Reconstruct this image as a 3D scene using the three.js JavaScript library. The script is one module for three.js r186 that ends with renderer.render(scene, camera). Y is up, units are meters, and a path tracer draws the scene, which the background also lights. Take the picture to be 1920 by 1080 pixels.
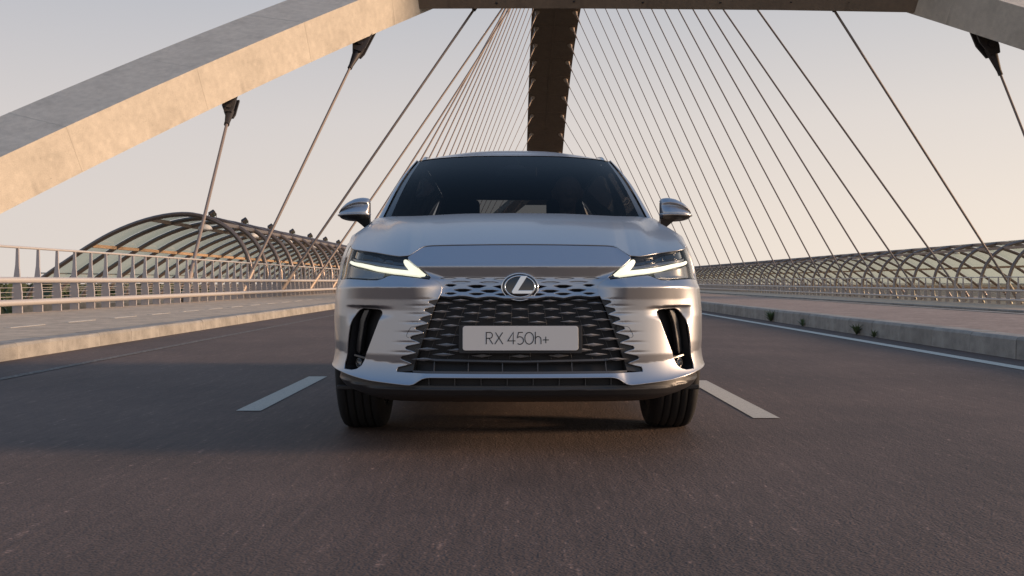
import * as THREE from 'three';
import { mergeGeometries, toCreasedNormals } from 'three/addons/utils/BufferGeometryUtils.js';
import { RoundedBoxGeometry } from 'three/addons/geometries/RoundedBoxGeometry.js';
import { MarchingCubes } from 'three/addons/objects/MarchingCubes.js';

// ---------- camera, sky, sun, exposure ----------
const scene = new THREE.Scene();
const camera = new THREE.PerspectiveCamera(32.27, 16 / 9, 0.05, 3000);
camera.position.set(0, 0.783, 0);
camera.rotation.x = -Math.atan(13 / 1867);
scene.add(camera);
const SUN = new THREE.Vector3(0.97, 0.20, -0.135).normalize();          // low evening sun, to the right
{
  const w = 1024, h = 512, data = new Float32Array(w * h * 4), d = new THREE.Vector3();
  const flat = new THREE.Vector3(SUN.x, 0, SUN.z).normalize();
  const G = [[0, .755, .685, .61], [4, .73, .67, .615], [9, .665, .63, .61], [16, .50, .515, .555], [28, .28, .38, .53], [50, .18, .295, .49], [90, .14, .24, .44]];
  for (let j = 0; j < h; j++) for (let i = 0; i < w; i++) {
    const el = ((j + .5) / h - .5) * Math.PI, az = ((i + .5) / w - .5) * 2 * Math.PI;
    d.set(Math.cos(el) * Math.cos(az), Math.sin(el), Math.cos(el) * Math.sin(az));
    const deg = Math.max(0, el * 180 / Math.PI); let k = 1; while (k < G.length - 1 && G[k][0] < deg) k++;
    const t = (deg - G[k - 1][0]) / (G[k][0] - G[k - 1][0]), s = t;
    const c = [1, 2, 3].map(q => G[k - 1][q] + (G[k][q] - G[k - 1][q]) * s);
    const a = d.x * flat.x + d.z * flat.z, side = Math.max(0, .5 + .5 * a), low = Math.exp(-deg / 22);
    const glow = Math.pow(side, 2.2) * low;
    const o = 4 * (j * w + i);
    data[o] = c[0] * (1 + .50 * glow - .06 * low); data[o + 1] = c[1] * (1 + .42 * glow - .06 * low); data[o + 2] = c[2] * (1 + .26 * glow - .02 * low); data[o + 3] = 1;
  }
  const sky = new THREE.DataTexture(data, w, h, THREE.RGBAFormat, THREE.FloatType);
  sky.mapping = THREE.EquirectangularReflectionMapping; sky.magFilter = THREE.LinearFilter; sky.minFilter = THREE.LinearFilter; sky.wrapS = THREE.RepeatWrapping; sky.needsUpdate = true;
  scene.background = sky; scene.environment = sky;
}
const sun = new THREE.DirectionalLight(new THREE.Color().setRGB(1, .68, .44), 5);
sun.position.copy(SUN).multiplyScalar(150); sun.target.position.set(0, 0, -30); scene.add(sun, sun.target);
sun.castShadow = true; sun.shadow.mapSize.set(4096, 4096); sun.shadow.radius = 20;
Object.assign(sun.shadow.camera, { left: -90, right: 90, top: 60, bottom: -30, near: 1, far: 400 });
const renderer = new THREE.WebGLRenderer({ antialias: true });
renderer.toneMapping = THREE.LinearToneMapping;
renderer.toneMappingExposure = 1.0;
renderer.shadowMap.enabled = true;

// ---------- helpers ----------
let seed = 7; const rnd = () => { seed = (seed * 1664525 + 1013904223) >>> 0; return seed / 4294967296; };
const rr = (a, b) => a + (b - a) * rnd();
const names = {};
function numbered(n) { const k = names[n] = (names[n] ?? -1) + 1; return k ? `${n}_${String(k).padStart(3, '0')}` : n; }
function obj(name, geo, mat, parent = scene) { const m = new THREE.Mesh(geo, mat); m.name = parent === scene ? numbered(name) : name; m.castShadow = m.receiveShadow = true; parent.add(m); return m; }
function thing(name, label, category, group, parent = scene) { const g = new THREE.Group(); g.name = numbered(name); g.userData = { label, category }; if (group) g.userData.group = group; parent.add(g); return g; }
function tag(o, label, category, group) { o.userData = { ...o.userData, label, category }; if (group) o.userData.group = group; return o; }
function struct(o) { o.userData = { ...o.userData, kind: 'structure' }; return o; }
const ORD = ['first', 'second', 'third', 'fourth', 'fifth', 'sixth', 'seventh', 'eighth', 'ninth', 'tenth', 'eleventh', 'twelfth', 'thirteenth', 'fourteenth', 'fifteenth', 'sixteenth', 'seventeenth', 'eighteenth', 'nineteenth', 'twentieth', 'twenty-first', 'twenty-second', 'twenty-third', 'twenty-fourth', 'twenty-fifth', 'twenty-sixth', 'twenty-seventh', 'twenty-eighth', 'twenty-ninth', 'thirtieth'];
const V = (x, y, z) => new THREE.Vector3(x, y, z);
function bx(w, h, d, x = 0, y = 0, z = 0) { const g = new THREE.BoxGeometry(w, h, d); g.translate(x, y, z); return g; }
function rbx(w, h, d, r, x = 0, y = 0, z = 0) { const g = new RoundedBoxGeometry(w, h, d, 3, r); g.translate(x, y, z); return g; }
function rod(a, b, r0, r1 = r0, n = 10) {
  const d = b.clone().sub(a), g = new THREE.CylinderGeometry(r1, r0, d.length(), n, 1);
  g.applyQuaternion(new THREE.Quaternion().setFromUnitVectors(V(0, 1, 0), d.clone().normalize())); g.translate((a.x + b.x) / 2, (a.y + b.y) / 2, (a.z + b.z) / 2); return g;
}
function tube(pts, r, seg = 40, rad = 8, closed = false) { return new THREE.TubeGeometry(new THREE.CatmullRomCurve3(pts, closed, 'centripetal'), seg, r, rad, closed); }
function geom(pos, nor, uv, idx) { const g = new THREE.BufferGeometry(); g.setAttribute('position', new THREE.Float32BufferAttribute(pos, 3)); if (nor) g.setAttribute('normal', new THREE.Float32BufferAttribute(nor, 3)); if (uv) g.setAttribute('uv', new THREE.Float32BufferAttribute(uv, 2)); if (idx) g.setIndex(idx); if (!nor) g.computeVertexNormals(); return g; }
// a rectangular section swept along stations; each station gives four corners in order; uv in metres
function sweep(stations, caps = true) {
  const pos = [], uv = [], idx = []; let run = 0, n = 0;
  const push = (p, u, v) => { pos.push(p.x, p.y, p.z); uv.push(u, v); return n++; };
  for (let i = 0; i < stations.length - 1; i++) {
    const A = stations[i], B = stations[i + 1], len = A[0].distanceTo(B[0]); let across = 0;
    for (let k = 0; k < A.length; k++) {
      const q = (k + 1) % A.length, wd = A[k].distanceTo(A[q]);
      const a = push(A[k], run, across), b = push(A[q], run, across + wd), c = push(B[q], run + len, across + wd), d = push(B[k], run + len, across);
      idx.push(a, b, c, a, c, d); across += wd;
    }
    run += len;
  }
  if (caps) for (const S of [stations[0], stations[stations.length - 1]]) { const q = S.map((p, k) => push(p, k * .7, k)); for (let k = 2; k < q.length; k++) idx.push(q[0], q[k - 1], q[k]); }
  return geom(pos, null, uv, idx);
}
function boxUV(g, scale = 1) {                            // uv in metres from position and normal
  const ng = g.index ? g.toNonIndexed() : g, p = ng.attributes.position, n = ng.attributes.normal, uv = new Float32Array(p.count * 2);
  for (let i = 0; i < p.count; i++) {
    const ax = Math.abs(n.getX(i)), ay = Math.abs(n.getY(i)), az = Math.abs(n.getZ(i));
    const [u, v] = ay >= ax && ay >= az ? [p.getX(i), p.getZ(i)] : ax >= az ? [p.getZ(i), p.getY(i)] : [p.getX(i), p.getY(i)];
    uv[2 * i] = u * scale; uv[2 * i + 1] = v * scale;
  }
  ng.setAttribute('uv', new THREE.BufferAttribute(uv, 2)); return ng;
}
// ---------- procedural textures ----------
function noiseGrid(n, s) { let q = s * 9301 + 49297; const a = new Float32Array(n * n); for (let i = 0; i < n * n; i++) { q = (q * 1664525 + 1013904223) >>> 0; a[i] = q / 4294967296; } return (x, y) => { x *= n; y *= n; const xi = Math.floor(x), yi = Math.floor(y), fx = x - xi, fy = y - yi, u = fx * fx * (3 - 2 * fx), v = fy * fy * (3 - 2 * fy), I = (i, j) => a[((j % n + n) % n) * n + ((i % n + n) % n)]; return (I(xi, yi) * (1 - u) + I(xi + 1, yi) * u) * (1 - v) + (I(xi, yi + 1) * (1 - u) + I(xi + 1, yi + 1) * u) * v; }; }
function texture(size, f, srgb = true) {
  const data = new Uint8Array(size * size * 4);
  for (let j = 0; j < size; j++) for (let i = 0; i < size; i++) { const c = f(i / size, j / size), o = 4 * (j * size + i); for (let k = 0; k < 3; k++) { const v = Array.isArray(c) ? c[k] : c; data[o + k] = 255 * Math.min(1, Math.max(0, v)); } data[o + 3] = 255; }
  const t = new THREE.DataTexture(data, size, size); t.wrapS = t.wrapT = THREE.RepeatWrapping; t.magFilter = THREE.LinearFilter; t.minFilter = THREE.LinearMipmapLinearFilter; t.generateMipmaps = true; if (srgb) t.colorSpace = THREE.SRGBColorSpace; t.needsUpdate = true; return t;
}
const N8 = noiseGrid(8, 1), N16 = noiseGrid(16, 2), N32 = noiseGrid(32, 3), N64 = noiseGrid(64, 4), N256 = noiseGrid(256, 5), N512 = noiseGrid(512, 6), N1k = noiseGrid(1024, 8);
const fbm = (x, y) => .45 * N8(x, y) + .25 * N16(x, y) + .15 * N32(x, y) + .15 * N64(x, y);
const lin = (r, g, b) => new THREE.Color().setRGB(r, g, b);
function std(r, g, b, rough = .6, metal = 0, more = {}) { return new THREE.MeshStandardMaterial({ color: lin(r, g, b), roughness: rough, metalness: metal, side: THREE.DoubleSide, ...more }); }
function phys(r, g, b, rough, metal, more = {}) { return new THREE.MeshPhysicalMaterial({ color: lin(r, g, b), roughness: rough, metalness: metal, side: THREE.DoubleSide, ...more }); }
const asphaltMap = texture(2048, (x, y) => { const g = .5 + .8 * (N1k(x, y) * .4 + N512(x, y) * .25 - .325) + 1.1 * (N1k(x + .37, y / 8) * .3 + N512(x + .1, y / 16) * .25 - .275), p = fbm(x, y), q = N8(x + .3, y * .0 + .7); const v = .28 + .115 * (g - .5) + .11 * (p - .5) + .05 * (q - .5) + (g > .80 ? .12 : 0); return [v * 1.2, v * .98, v * .875]; });
const asphaltBump = texture(1024, (x, y) => N1k(x, y) * .6 + N512(x + .2, y) * .4, false);
const concreteMap = texture(1024, (x, y) => { const p = fbm(x, y), g = N512(x, y), s = N64(x, y * .5), h = N256(x, y); let v = .755 + .07 * (p - .5) + .05 * (g - .5) + .04 * (s - .5) + .035 * (N64(x + .4, y + .2) - .5); if (p < .40) v -= .02 * Math.min(1, (.40 - p) * 10); if (h > .955) v -= .13; return [v * 1.02, v * .98, v * .91]; });
const concreteBump = texture(1024, (x, y) => fbm(x, y) * .6 + N512(x, y) * .4, false);
const stainMap = texture(1024, (x, y) => { const p = fbm(x, y), g = N512(x, y), b = N32(x, y); const v = .60 + .16 * (p - .5) + .10 * (g - .5) + .06 * (b - .5); return [v, v * .985, v * .95]; });
const redPaveMap = texture(1024, (x, y) => { const p = fbm(x, y), g = N512(x, y), b = N64(x, y); const v = .56 + .13 * (p - .5) + .12 * (g - .5) + .07 * (b - .5); return [v * 1.03, v * .93, v * .87]; });
const paintMap = texture(512, (x, y) => { const g = N256(x, y), p = N64(x, y); const v = .80 + .10 * (g - .5) + .10 * (p - .5) - (g * p > .55 ? .25 : 0); return [v, v * .99, v * .96]; });
const wornMap = texture(512, (x, y) => { const g = N256(x, y), p = N64(x, y); const v = .36 + .2 * (g - .5) + .25 * (p - .5); return [v, v * .98, v * .95]; });
const at = (t, sx, sy = sx) => { const c = t.clone(); c.repeat.set(sx, sy); c.needsUpdate = true; return c; };
const M = {
  asphalt: std(1, 1, 1, .76, 0, { map: at(asphaltMap, 1 / 9), bumpMap: at(asphaltBump, 1 / 4), bumpScale: .0035 }),
  concrete: std(1, 1, 1, .85, 0, { map: at(concreteMap, 1 / 9), bumpMap: at(concreteBump, 1 / 3), bumpScale: .01 }),
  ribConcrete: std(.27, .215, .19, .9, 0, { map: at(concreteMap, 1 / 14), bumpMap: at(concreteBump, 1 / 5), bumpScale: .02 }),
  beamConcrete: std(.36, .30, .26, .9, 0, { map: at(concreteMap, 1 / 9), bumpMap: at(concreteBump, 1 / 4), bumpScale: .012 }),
  walk: std(1.5, 1.27, 1.03, .85, 0, { map: at(stainMap, 1 / 3), bumpMap: at(concreteBump, 1), bumpScale: .002 }),
  redPave: std(1.05, 1.0, .96, .85, 0, { map: at(redPaveMap, 1 / 3), bumpMap: at(concreteBump, 1), bumpScale: .002 }),
  kerb: std(.95, .93, .90, .8, 0, { map: at(stainMap, 1 / 2), bumpMap: at(concreteBump, 1), bumpScale: .003 }),
  kerbB: std(.84, .82, .79, .8, 0, { map: at(stainMap, 1 / 2.3), bumpMap: at(concreteBump, 1), bumpScale: .003 }),
  paint: std(1.0, .95, .86, .7, 0, { map: at(paintMap, 1 / .8) }),
  dashPaint: std(.82, .79, .72, .75, 0, { map: at(paintMap, 1 / .8) }),
  worn: std(1.2, 1.12, 1.06, .8, 0, { map: at(wornMap, 1 / 1.3) }),
  steel: std(.23, .19, .17, .36, .6), darkSteel: std(.10, .085, .08, .5, .4), railSteel: std(.60, .56, .53, .42, .45), post: std(.42, .40, .41, .5, .3),
  cable: std(.24, .20, .18, .6, .2), anchor: std(.035, .03, .03, .55, .3), knob: std(.42, .34, .28, .5, .4),
  glassG: phys(.60, .67, .61, .18, 0, { transmission: .9, thickness: 0, ior: 1.5 }),
  purlin: std(.52, .36, .23, .7), dome: phys(.85, .83, .78, .4, 0), black: std(.012, .012, .013, .6),
  soil: std(.10, .095, .06, 1), leaf: phys(.05, .075, .03, .9, 0, { transmission: .25, thickness: 0 }), weed: phys(.10, .14, .05, .9, 0, { transmission: .3, thickness: 0 }),
};
// ---------- car surface mathematics (car axes: x to the side, y up, s metres back from the nose) ----------
const lerp = (a, b, t) => a + (b - a) * t;
const clamp = (v, a = 0, b = 1) => Math.min(b, Math.max(a, v));
const sstep = (a, b, v) => { const t = clamp((v - a) / (b - a)); return t * t * (3 - 2 * t); };
function poly1(pts, v) {
  if (v <= pts[0][0]) return pts[0][1];
  for (let i = 1; i < pts.length; i++) if (v <= pts[i][0]) return lerp(pts[i - 1][1], pts[i][1], (v - pts[i - 1][0]) / (pts[i][0] - pts[i - 1][0]));
  return pts[pts.length - 1][1];
}
function soft1(pts, v, r) { let s = 0; for (let k = -2; k <= 2; k++) s += poly1(pts, v + k * r / 2) * [1, 2, 3, 2, 1][k + 2]; return s / 9; }
const PLAN = [[0, 0], [.25, .006], [.45, .025], [.6, .06], [.70, .105], [.78, .165], [.84, .24], [.885, .34], [.915, .46], [.935, .62], [.948, .80], [.955, 1.0], [.957, 1.3], [.957, 1.9], [.957, 2.6], [.957, 3.3], [.95, 3.8], [.925, 4.25], [.86, 4.6], [.70, 4.8], [.4, 4.87], [0, 4.89]];
const planCurve = new THREE.CatmullRomCurve3([[-.25, .006], ...PLAN, [-.4, 4.87]].map(([x, s]) => new THREE.Vector3(x, 0, s)), false, 'centripetal');
const planTab = []; {
  const n = 6000, t0 = 1 / (PLAN.length + 1), t1 = PLAN.length / (PLAN.length + 1); let L = 0, prev = null; const p = new THREE.Vector3();
  for (let i = 0; i <= n; i++) { planCurve.getPoint(lerp(t0, t1, i / n), p); if (prev) L += Math.hypot(p.x - prev[0], p.z - prev[1]); prev = [p.x, p.z]; planTab.push([L, p.x, p.z]); }
}
const PLAN_LENGTH = planTab[planTab.length - 1][0];
function plan(u) {                                       // [x, s, outward normal x, outward normal s]
  const sg = u < 0 ? -1 : 1, a = clamp(Math.abs(u), 0, PLAN_LENGTH); let lo = 0, hi = planTab.length - 1;
  while (hi - lo > 1) { const m = (lo + hi) >> 1; if (planTab[m][0] <= a) lo = m; else hi = m; }
  const f = (a - planTab[lo][0]) / (planTab[hi][0] - planTab[lo][0]);
  const i0 = Math.max(0, lo - 12), i1 = Math.min(planTab.length - 1, hi + 12);
  let tx = planTab[i1][1] - planTab[i0][1], ts = planTab[i1][2] - planTab[i0][2]; const l = Math.hypot(tx, ts); tx /= l; ts /= l;
  if (a < 1e-6) { tx = 1; ts = 0; }
  return [sg * lerp(planTab[lo][1], planTab[hi][1], f), lerp(planTab[lo][2], planTab[hi][2], f), sg * ts, -tx];
}
function uOfS(s) { for (const [L, , z] of planTab) if (z >= s) return L; return PLAN_LENGTH; }
const dF = [[.15, .2], [.25, .08], [.30, .05], [.40, .045], [.50, .045], [.60, .057], [.70, .086], [.75, .110], [.80, .122], [.85, .112], [.862, .12], [.95, .225], [1.0, .30], [1.15, .5]];
const dM = [[.15, .2], [.25, .08], [.32, .05], [.45, .034], [.55, .042], [.65, .049], [.70, .047], [.757, .036], [.768, .046], [.80, .085], [.86, .12], [.90, .15], [.96, .19], [1.05, .3]];
const dC = [[.15, .15], [.25, .07], [.32, .035], [.40, .024], [.5, .014], [.62, .014], [.70, .02], [.752, .026], [.765, .034], [.80, .05], [.86, .062], [.95, .09], [1.05, .16]];
const dS = [[.15, .14], [.25, .06], [.35, .035], [.45, .03], [.55, .015], [.7, 0], [.8, .003], [.9, .02], [.95, .042], [1.0, .066], [1.05, .084], [1.12, .104], [1.17, .12], [1.3, .17]];
const LIP = [[0, .354], [.42, .354], [.45, .345], [.475, .322], [.5, .318], [.7, .335], [.9, .365], [1.02, .375], [1.15, .385], [1.3, .40]];
function inset(u, y) {
  const a = Math.abs(u);
  const back = sstep(4.2, 5.4, a);
  const up = sstep(.785, .85, y), f = 1 - sstep(lerp(.33, .47, up), lerp(.50, .64, up), a), c = sstep(.75, .98, a), s = sstep(1.1, 1.6, a);
  let d = lerp(lerp(lerp(soft1(dM, y, .004), soft1(dF, y, .004), f), soft1(dC, y, .006), c), soft1(dS, y, .03), s);
  d += back * .10 * sstep(.8, 1.15, y);
  const t = (y - soft1(LIP, a, .02)) / .085;
  if (t < 1 && a < 1.35) d *= lerp(Math.pow(Math.max(0, t), .8), 1, sstep(1.08, 1.32, a));
  return d;
}
function belt(u, y, extra = 0) { const [x, s, nx, ns] = plan(u), d = inset(u, y) + extra; return [x - nx * d, y, s - ns * d]; }
// ---------- the bridge deck ----------
const FAR = 275, NEAR = -14;                            // metres ahead of and behind the camera
function sheet(x0, x1, y0, y1, d0 = NEAR, d1 = FAR) {     // a sheet along the bridge; height runs from y0 at x0 to y1 at x1
  const pos = [], uv = [], idx = [], n = 40; for (let i = 0; i <= n; i++) { const d = lerp(d0, d1, i / n); pos.push(x0, y0, -d, x1, y1, -d); uv.push(x0, d, x1, d); if (i) { const k = 2 * i; idx.push(k - 2, k, k - 1, k - 1, k, k + 1); } }
  return geom(pos, null, uv, idx);
}
{
  const land = new THREE.PlaneGeometry(6000, 6000, 1, 1); land.rotateX(-Math.PI / 2); land.translate(0, -9, 0);
  struct(obj('ground', land, M.soil));
  struct(obj('bridge_deck', boxUV(bx(46, 1.2, 300, 7, -1.75, -135)), M.ribConcrete));
  struct(obj('road', sheet(-4.96, 5.07, 0, 0), M.asphalt));
  struct(obj('road_far_side', sheet(8.9, 18.95, -.30, -.48), M.asphalt));
  const walkL = struct(obj('walkway_left', boxUV(bx(4.74, .5, 289, -7.46, -.1, -130.5)), M.walk));
  struct(obj('walkway_right', boxUV(bx(5.3, .5, 289, 21.75, -.58, -130.5)), M.walk));
  struct(obj('walkway_gallery', boxUV(bx(9.6, .4, 236, -14.64, -.28, -157)), M.walk));
  struct(obj('walkway_gallery_right', boxUV(bx(10.4, .4, 236, 29.7, -.6, -157)), M.walk));
  struct(obj('median', boxUV(bx(3.30, .5, 289, 6.98, -.034, -130.5)), M.redPave));
  // painted bicycle dashes on the left walkway, lane dashes and edge lines
  const dash = boxUV(bx(.10, .004, 1.0));
  for (let k = 0; k < 14; k++) { const o = obj('cycle_lane_dash', dash, M.paint); o.position.set(-6.8, .152 + .002, -(13.9 + 1.76 * k)); tag(o, `${ORD[k]} short white dash along the pale left walkway, counted from nearest`, 'marking', 'white dashes on the left walkway'); }
  const lane = sheet(-.075, .075, 0, 0, 0, 2.15);
  for (const [x, d, label] of [[-1.585, 5.98, 'white lane dash on the asphalt beside the left front wheel'], [1.45, 5.66, 'white lane dash on the asphalt beside the right front wheel']]) { const o = obj('lane_dash', lane, M.dashPaint); o.position.set(x, .004, -d); tag(o, label, 'marking', 'white lane dashes'); }
  tag(obj('edge_line', sheet(4.49, 4.65, .004, .004), M.paint), 'solid white edge line beside the dark right kerb', 'marking');
  tag(obj('worn_edge_line', sheet(-4.13, -4.03, .004, .004), M.worn), 'faint worn edge line beside the pale left kerb', 'marking');
}
function kerb(name, xFace, sign, top, bottom, mats, d1, rise = .02) {   // stones one metre long; the face looks towards the road
  const g = new THREE.Group(); g.name = name; struct(g); scene.add(g);
  const w = .30, sh = new THREE.Shape([[0, 0], [.012, top - bottom - rise * 1.6], [.03, top - bottom - .006], [.05, top - bottom], [w, top - bottom], [w, 0]].map(([x, y]) => new THREE.Vector2(x * sign, y)));
  const stone = boxUV(new THREE.ExtrudeGeometry(sh, { depth: .988, bevelEnabled: true, bevelSize: .004, bevelThickness: .004, bevelSegments: 1 }));
  for (let d = NEAR; d < d1; d++) { const o = obj('kerbstone', stone, mats[(d * 7 + 70) % 5 < 3 ? 0 : 1], g); o.position.set(xFace + rr(-.004, .004), bottom + rr(-.003, .003), -d - .994); }
  const far = obj('far_kerbstones', boxUV(bx(w, top - bottom, FAR - d1, xFace + sign * w / 2, (top + bottom) / 2, -(FAR + d1) / 2)), mats[0], g); far.userData.kind = 'stuff';
}
kerb('kerb_left', -4.96, -1, .157, -.1, [M.kerb, M.kerbB], 70);
kerb('kerb_right', 5.06, 1, .222, -.1, [M.kerb, M.kerbB], 70);
kerb('kerb_median_far', 8.94, -1, .222, -.5, [M.kerb, M.kerbB], 40);
kerb('kerb_far_right', 18.96, 1, -.318, -.7, [M.kerb, M.kerbB], 90);

// weeds at the foot of the right kerb
[[19.3, .26, 46, 'bushy green weed at the kerb foot close to the car'], [17.2, .16, 20, 'small green weed at the right kerb, second from the car'], [14.5, .22, 26, 'upright dark weed at the right kerb, third from the car'], [13.8, .13, 14, 'low weed at the right kerb, nearest the camera']].forEach(([d, h, n, label]) => {
  const pos = [], idx = [];
  for (let k = 0; k < n; k++) {
    const a = rr(0, 6.28), lean = rr(.2, 1.1) * h, hh = h * rr(.4, 1), wd = .012, bxx = 0, bz = 0, c = Math.cos(a), s = Math.sin(a), o = pos.length / 3;
    pos.push(0, 0, 0, s * wd * .5, .01, - c * wd * .5, bxx + c * lean * .4 + s * wd, hh * .6, bz + s * lean * .4 - c * wd, bxx + c * lean * .4 - s * wd, hh * .6, bz + s * lean * .4 + c * wd, bxx + c * lean, hh * .95, bz + s * lean);
    idx.push(o, o + 1, o + 2, o, o + 2, o + 3, o + 3, o + 2, o + 4);
  }
  const m = obj('weed', geom(pos, null, null, idx), M.weed); m.position.set(5.02, 0, -d); tag(m, label, 'weed', 'weeds along the right kerb');
});

// ---------- the concrete arch ----------
const ARCH = d => 44.4 - .003287 * (d - 143.2) ** 2, AX = 7.0, MID = 143.2;
const legX = d => 22.8 - .8 * (d - 30.8);               // distance of a leg's inner edge from the bridge axis
function legStation(d, side, far) {                       // four corners of the leg's section: inner bottom, inner top, outer top, outer bottom
  const slope = -2 * .003287 * (d - MID), p = V(AX + side * legX(d), ARCH(d), -d);
  const t = V(-side * .8, slope, -1).normalize();
  let n1 = V(-side * 1, 0, .8).normalize();
  const n2 = new THREE.Vector3().crossVectors(n1, t); if (n2.y < 0) n2.negate(); n2.normalize();
  const c = Math.cos(.26), s = Math.sin(.26), a = n1.clone().multiplyScalar(c).addScaledVector(n2, -s), b = n2.clone().multiplyScalar(c).addScaledVector(n1, s);
  const q = [p, p.clone().addScaledVector(b, 1.62), p.clone().addScaledVector(b, 1.62).addScaledVector(a, -3.2), p.clone().addScaledVector(a, -3.2)];
  if (far) q.forEach(v => { v.z = -(2 * MID + v.z); });
  return q;
}
{
  const arch = thing('bridge_arch', 'huge concrete arch of the bridge rising over the road on splayed legs', 'arch');
  for (const far of [false, true]) for (const side of [-1, 1]) {
    const st = []; for (let d = 24.5; d <= 58; d += 1.1) st.push(legStation(d, side, far));
    const l = obj('leg', sweep(st), M.concrete, arch); l.userData.label = far ? 'far splayed concrete leg of the arch' : side < 0 ? 'sunlit left concrete leg of the arch' : 'shaded right concrete leg of the arch';
    for (const d of [29.2, 32.85, 36.6, 40.4, 44.1]) {     // raised lines left between the casting stages
      const q = legStation(d, side, far), r = legStation(d + .035, side, far);
      const out = (a, s) => a.map((v, k) => v.clone().addScaledVector(v.clone().sub(a[(k + 2) % 4]).normalize(), s));
      obj('casting_joint', sweep([out(q, .006), out(r, .006)], true), M.concrete, l);
    }
  }
  const st = []; for (let d = 52; d <= 2 * MID - 52 + .1; d += 3) { const y = ARCH(d), w = 3.85; st.push([V(AX - w, y, -d), V(AX - w + .3, y + 3, -d), V(AX + w - .3, y + 3, -d), V(AX + w, y, -d)]); }
  const rib = obj('rib', sweep(st), M.ribConcrete, arch);
  const gr = []; for (let d = 60; d <= 2 * MID - 60; d += 3) { const y = ARCH(d); gr.push([V(AX - .16, y - .10, -d), V(AX - .16, y + .05, -d), V(AX + .16, y + .05, -d), V(AX + .16, y - .10, -d)]); }
  obj('soffit_strip', sweep(gr), M.ribConcrete, rib);
  for (let d = 150.5; d < 226; d += 6.85) { const y = ARCH(d) - .05, y2 = ARCH(d + .25) - .05; obj('soffit_joint', sweep([[V(AX - 3.7, y, -d), V(AX - 3.7, y + .2, -d), V(AX - 3.7, y2 + .2, -d - .2), V(AX - 3.7, y2, -d - .2)], [V(AX + 3.7, y, -d), V(AX + 3.7, y + .2, -d), V(AX + 3.7, y2 + .2, -d - .2), V(AX + 3.7, y2, -d - .2)]]), M.ribConcrete, rib); }
  for (const far of [false, true]) {
    const Z = d => far ? -(2 * MID - d) : -d, w = legX(45.6) - .1;
    const sec = (x, lo) => [V(AX + x, lo, Z(45.2)), V(AX + x, lo + 2.3, Z(43.75)), V(AX + x, lo + 3.8, Z(46.1)), V(AX + x, lo + 1.5, Z(47.55))];
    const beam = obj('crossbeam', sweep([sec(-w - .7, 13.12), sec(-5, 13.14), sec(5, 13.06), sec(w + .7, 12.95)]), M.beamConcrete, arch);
    if (!far) for (const [x, y] of [[-9.4, 13.6], [-7.7, 13.33], [-6.1, 13.62], [-4.2, 13.4], [-2.7, 13.58], [-1.1, 13.36], [.7, 13.6], [2.4, 13.36], [3.9, 13.62], [5.6, 13.38], [7.3, 13.55], [8.2, 13.38]]) {
      const g = new THREE.CylinderGeometry(.055, .055, .03, 10); g.rotateX(Math.PI / 2); g.rotateX(-.56); g.translate(AX + x, y, -45.2 + (y - 13.1) * .63 + .012); obj('formwork_plug', g, M.anchor, beam);
    }
  }
}
// ---------- hangers ----------
function hanger(side, bottom, top, k, onLeg) {
  const where = side < 0 ? 'left' : 'right';
  const o = thing('hanger_cable', `${ORD[k]} steel hanger on the ${where}, counted from the near leg of the arch`, 'cable', `hangers along the ${where} of the bridge`);
  const dir = top.clone().sub(bottom).normalize(), L = top.distanceTo(bottom);
  const pt = t => bottom.clone().addScaledVector(dir, t);
  obj('strand', rod(pt(.9), pt(L - (onLeg ? 1.4 * onLeg : 1)), .055, .055, 10), M.cable, o);
  obj('lower_socket', rod(pt(0), pt(1.2), .12, .085, 10), M.knob, o);
  if (onLeg) {
    const q = onLeg, s = V(0, 0, 1).cross(dir).normalize(), f = new THREE.Vector3().crossVectors(dir, s);
    obj('socket', mergeGeometries([rod(pt(L - 1.5 * q), pt(L - .4 * q), .09, .24 * q, 12), rod(pt(L - 1.62 * q), pt(L - 1.45 * q), .10, .10, 12)]), M.anchor, o);
    const P = (a, t, w) => pt(L + t * q).addScaledVector(s, a * q).addScaledVector(f, w * q), plate = [[-.20, -.75], [-.28, -.45], [-.32, .9], [.44, .9], [.42, -.1], [.20, -.72]];
    for (const w of [-.2, .2]) obj('fork_plate', sweep([plate.map(([a, t]) => P(a, t, w - .05)), plate.map(([a, t]) => P(a, t, w + .05))]), M.anchor, o);
    obj('pin', rod(P(.02, -.3, -.32), P(.02, -.3, .32), .14 * q, .14 * q, 12), M.anchor, o);
  } else obj('socket', mergeGeometries([rod(pt(L - 3.1), pt(L - 1.0), .075, .16, 10), rod(pt(L - 1.0), pt(L - .25), .16, .40, 10), rod(pt(L - .25), pt(L + .4), .42, .42, 10)]), M.knob, o);
}
const topD = k => k < 3 ? 60 + 4 * (k - 2) : k < 15 ? 98.7 + 7.5 * (k - 7) : 158.5 + 6.85 * (k - 15);
hanger(1, V(24.5, -.3, -42), V(20.75, 11.35, -43.6), 0, 1.05);
hanger(1, V(24.5, -.3, -47.9), V(14.0, 14.15, -45.4), 1, .8);
hanger(-1, V(-9.95, .2, -30.2), V(-10.55, 7.3, -37.4), 0, .68);
hanger(-1, V(-9.95, .2, -36.4), V(-6.45, 11.1, -43.0), 1, .98);
hanger(-1, V(-9.95, .2, -42.3), V(-1.1, 14.35, -46.3), 2, .8);
for (let k = 2; k <= 25; k++) { const d = topD(k); hanger(1, V(24.5, -.3, -(47.9 + 5.75 * (k - 1))), V(AX + (k < 3 ? 4.5 : 2.95), ARCH(d), -d), k, false); }
for (let k = 3; k <= 26; k++) { const d = topD(k - 1); hanger(-1, V(-9.95, .2, -(30.2 + 6 * k)), V(AX - (k < 4 ? 4.5 : 2.95), ARCH(d), -d), k, false); }

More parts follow.
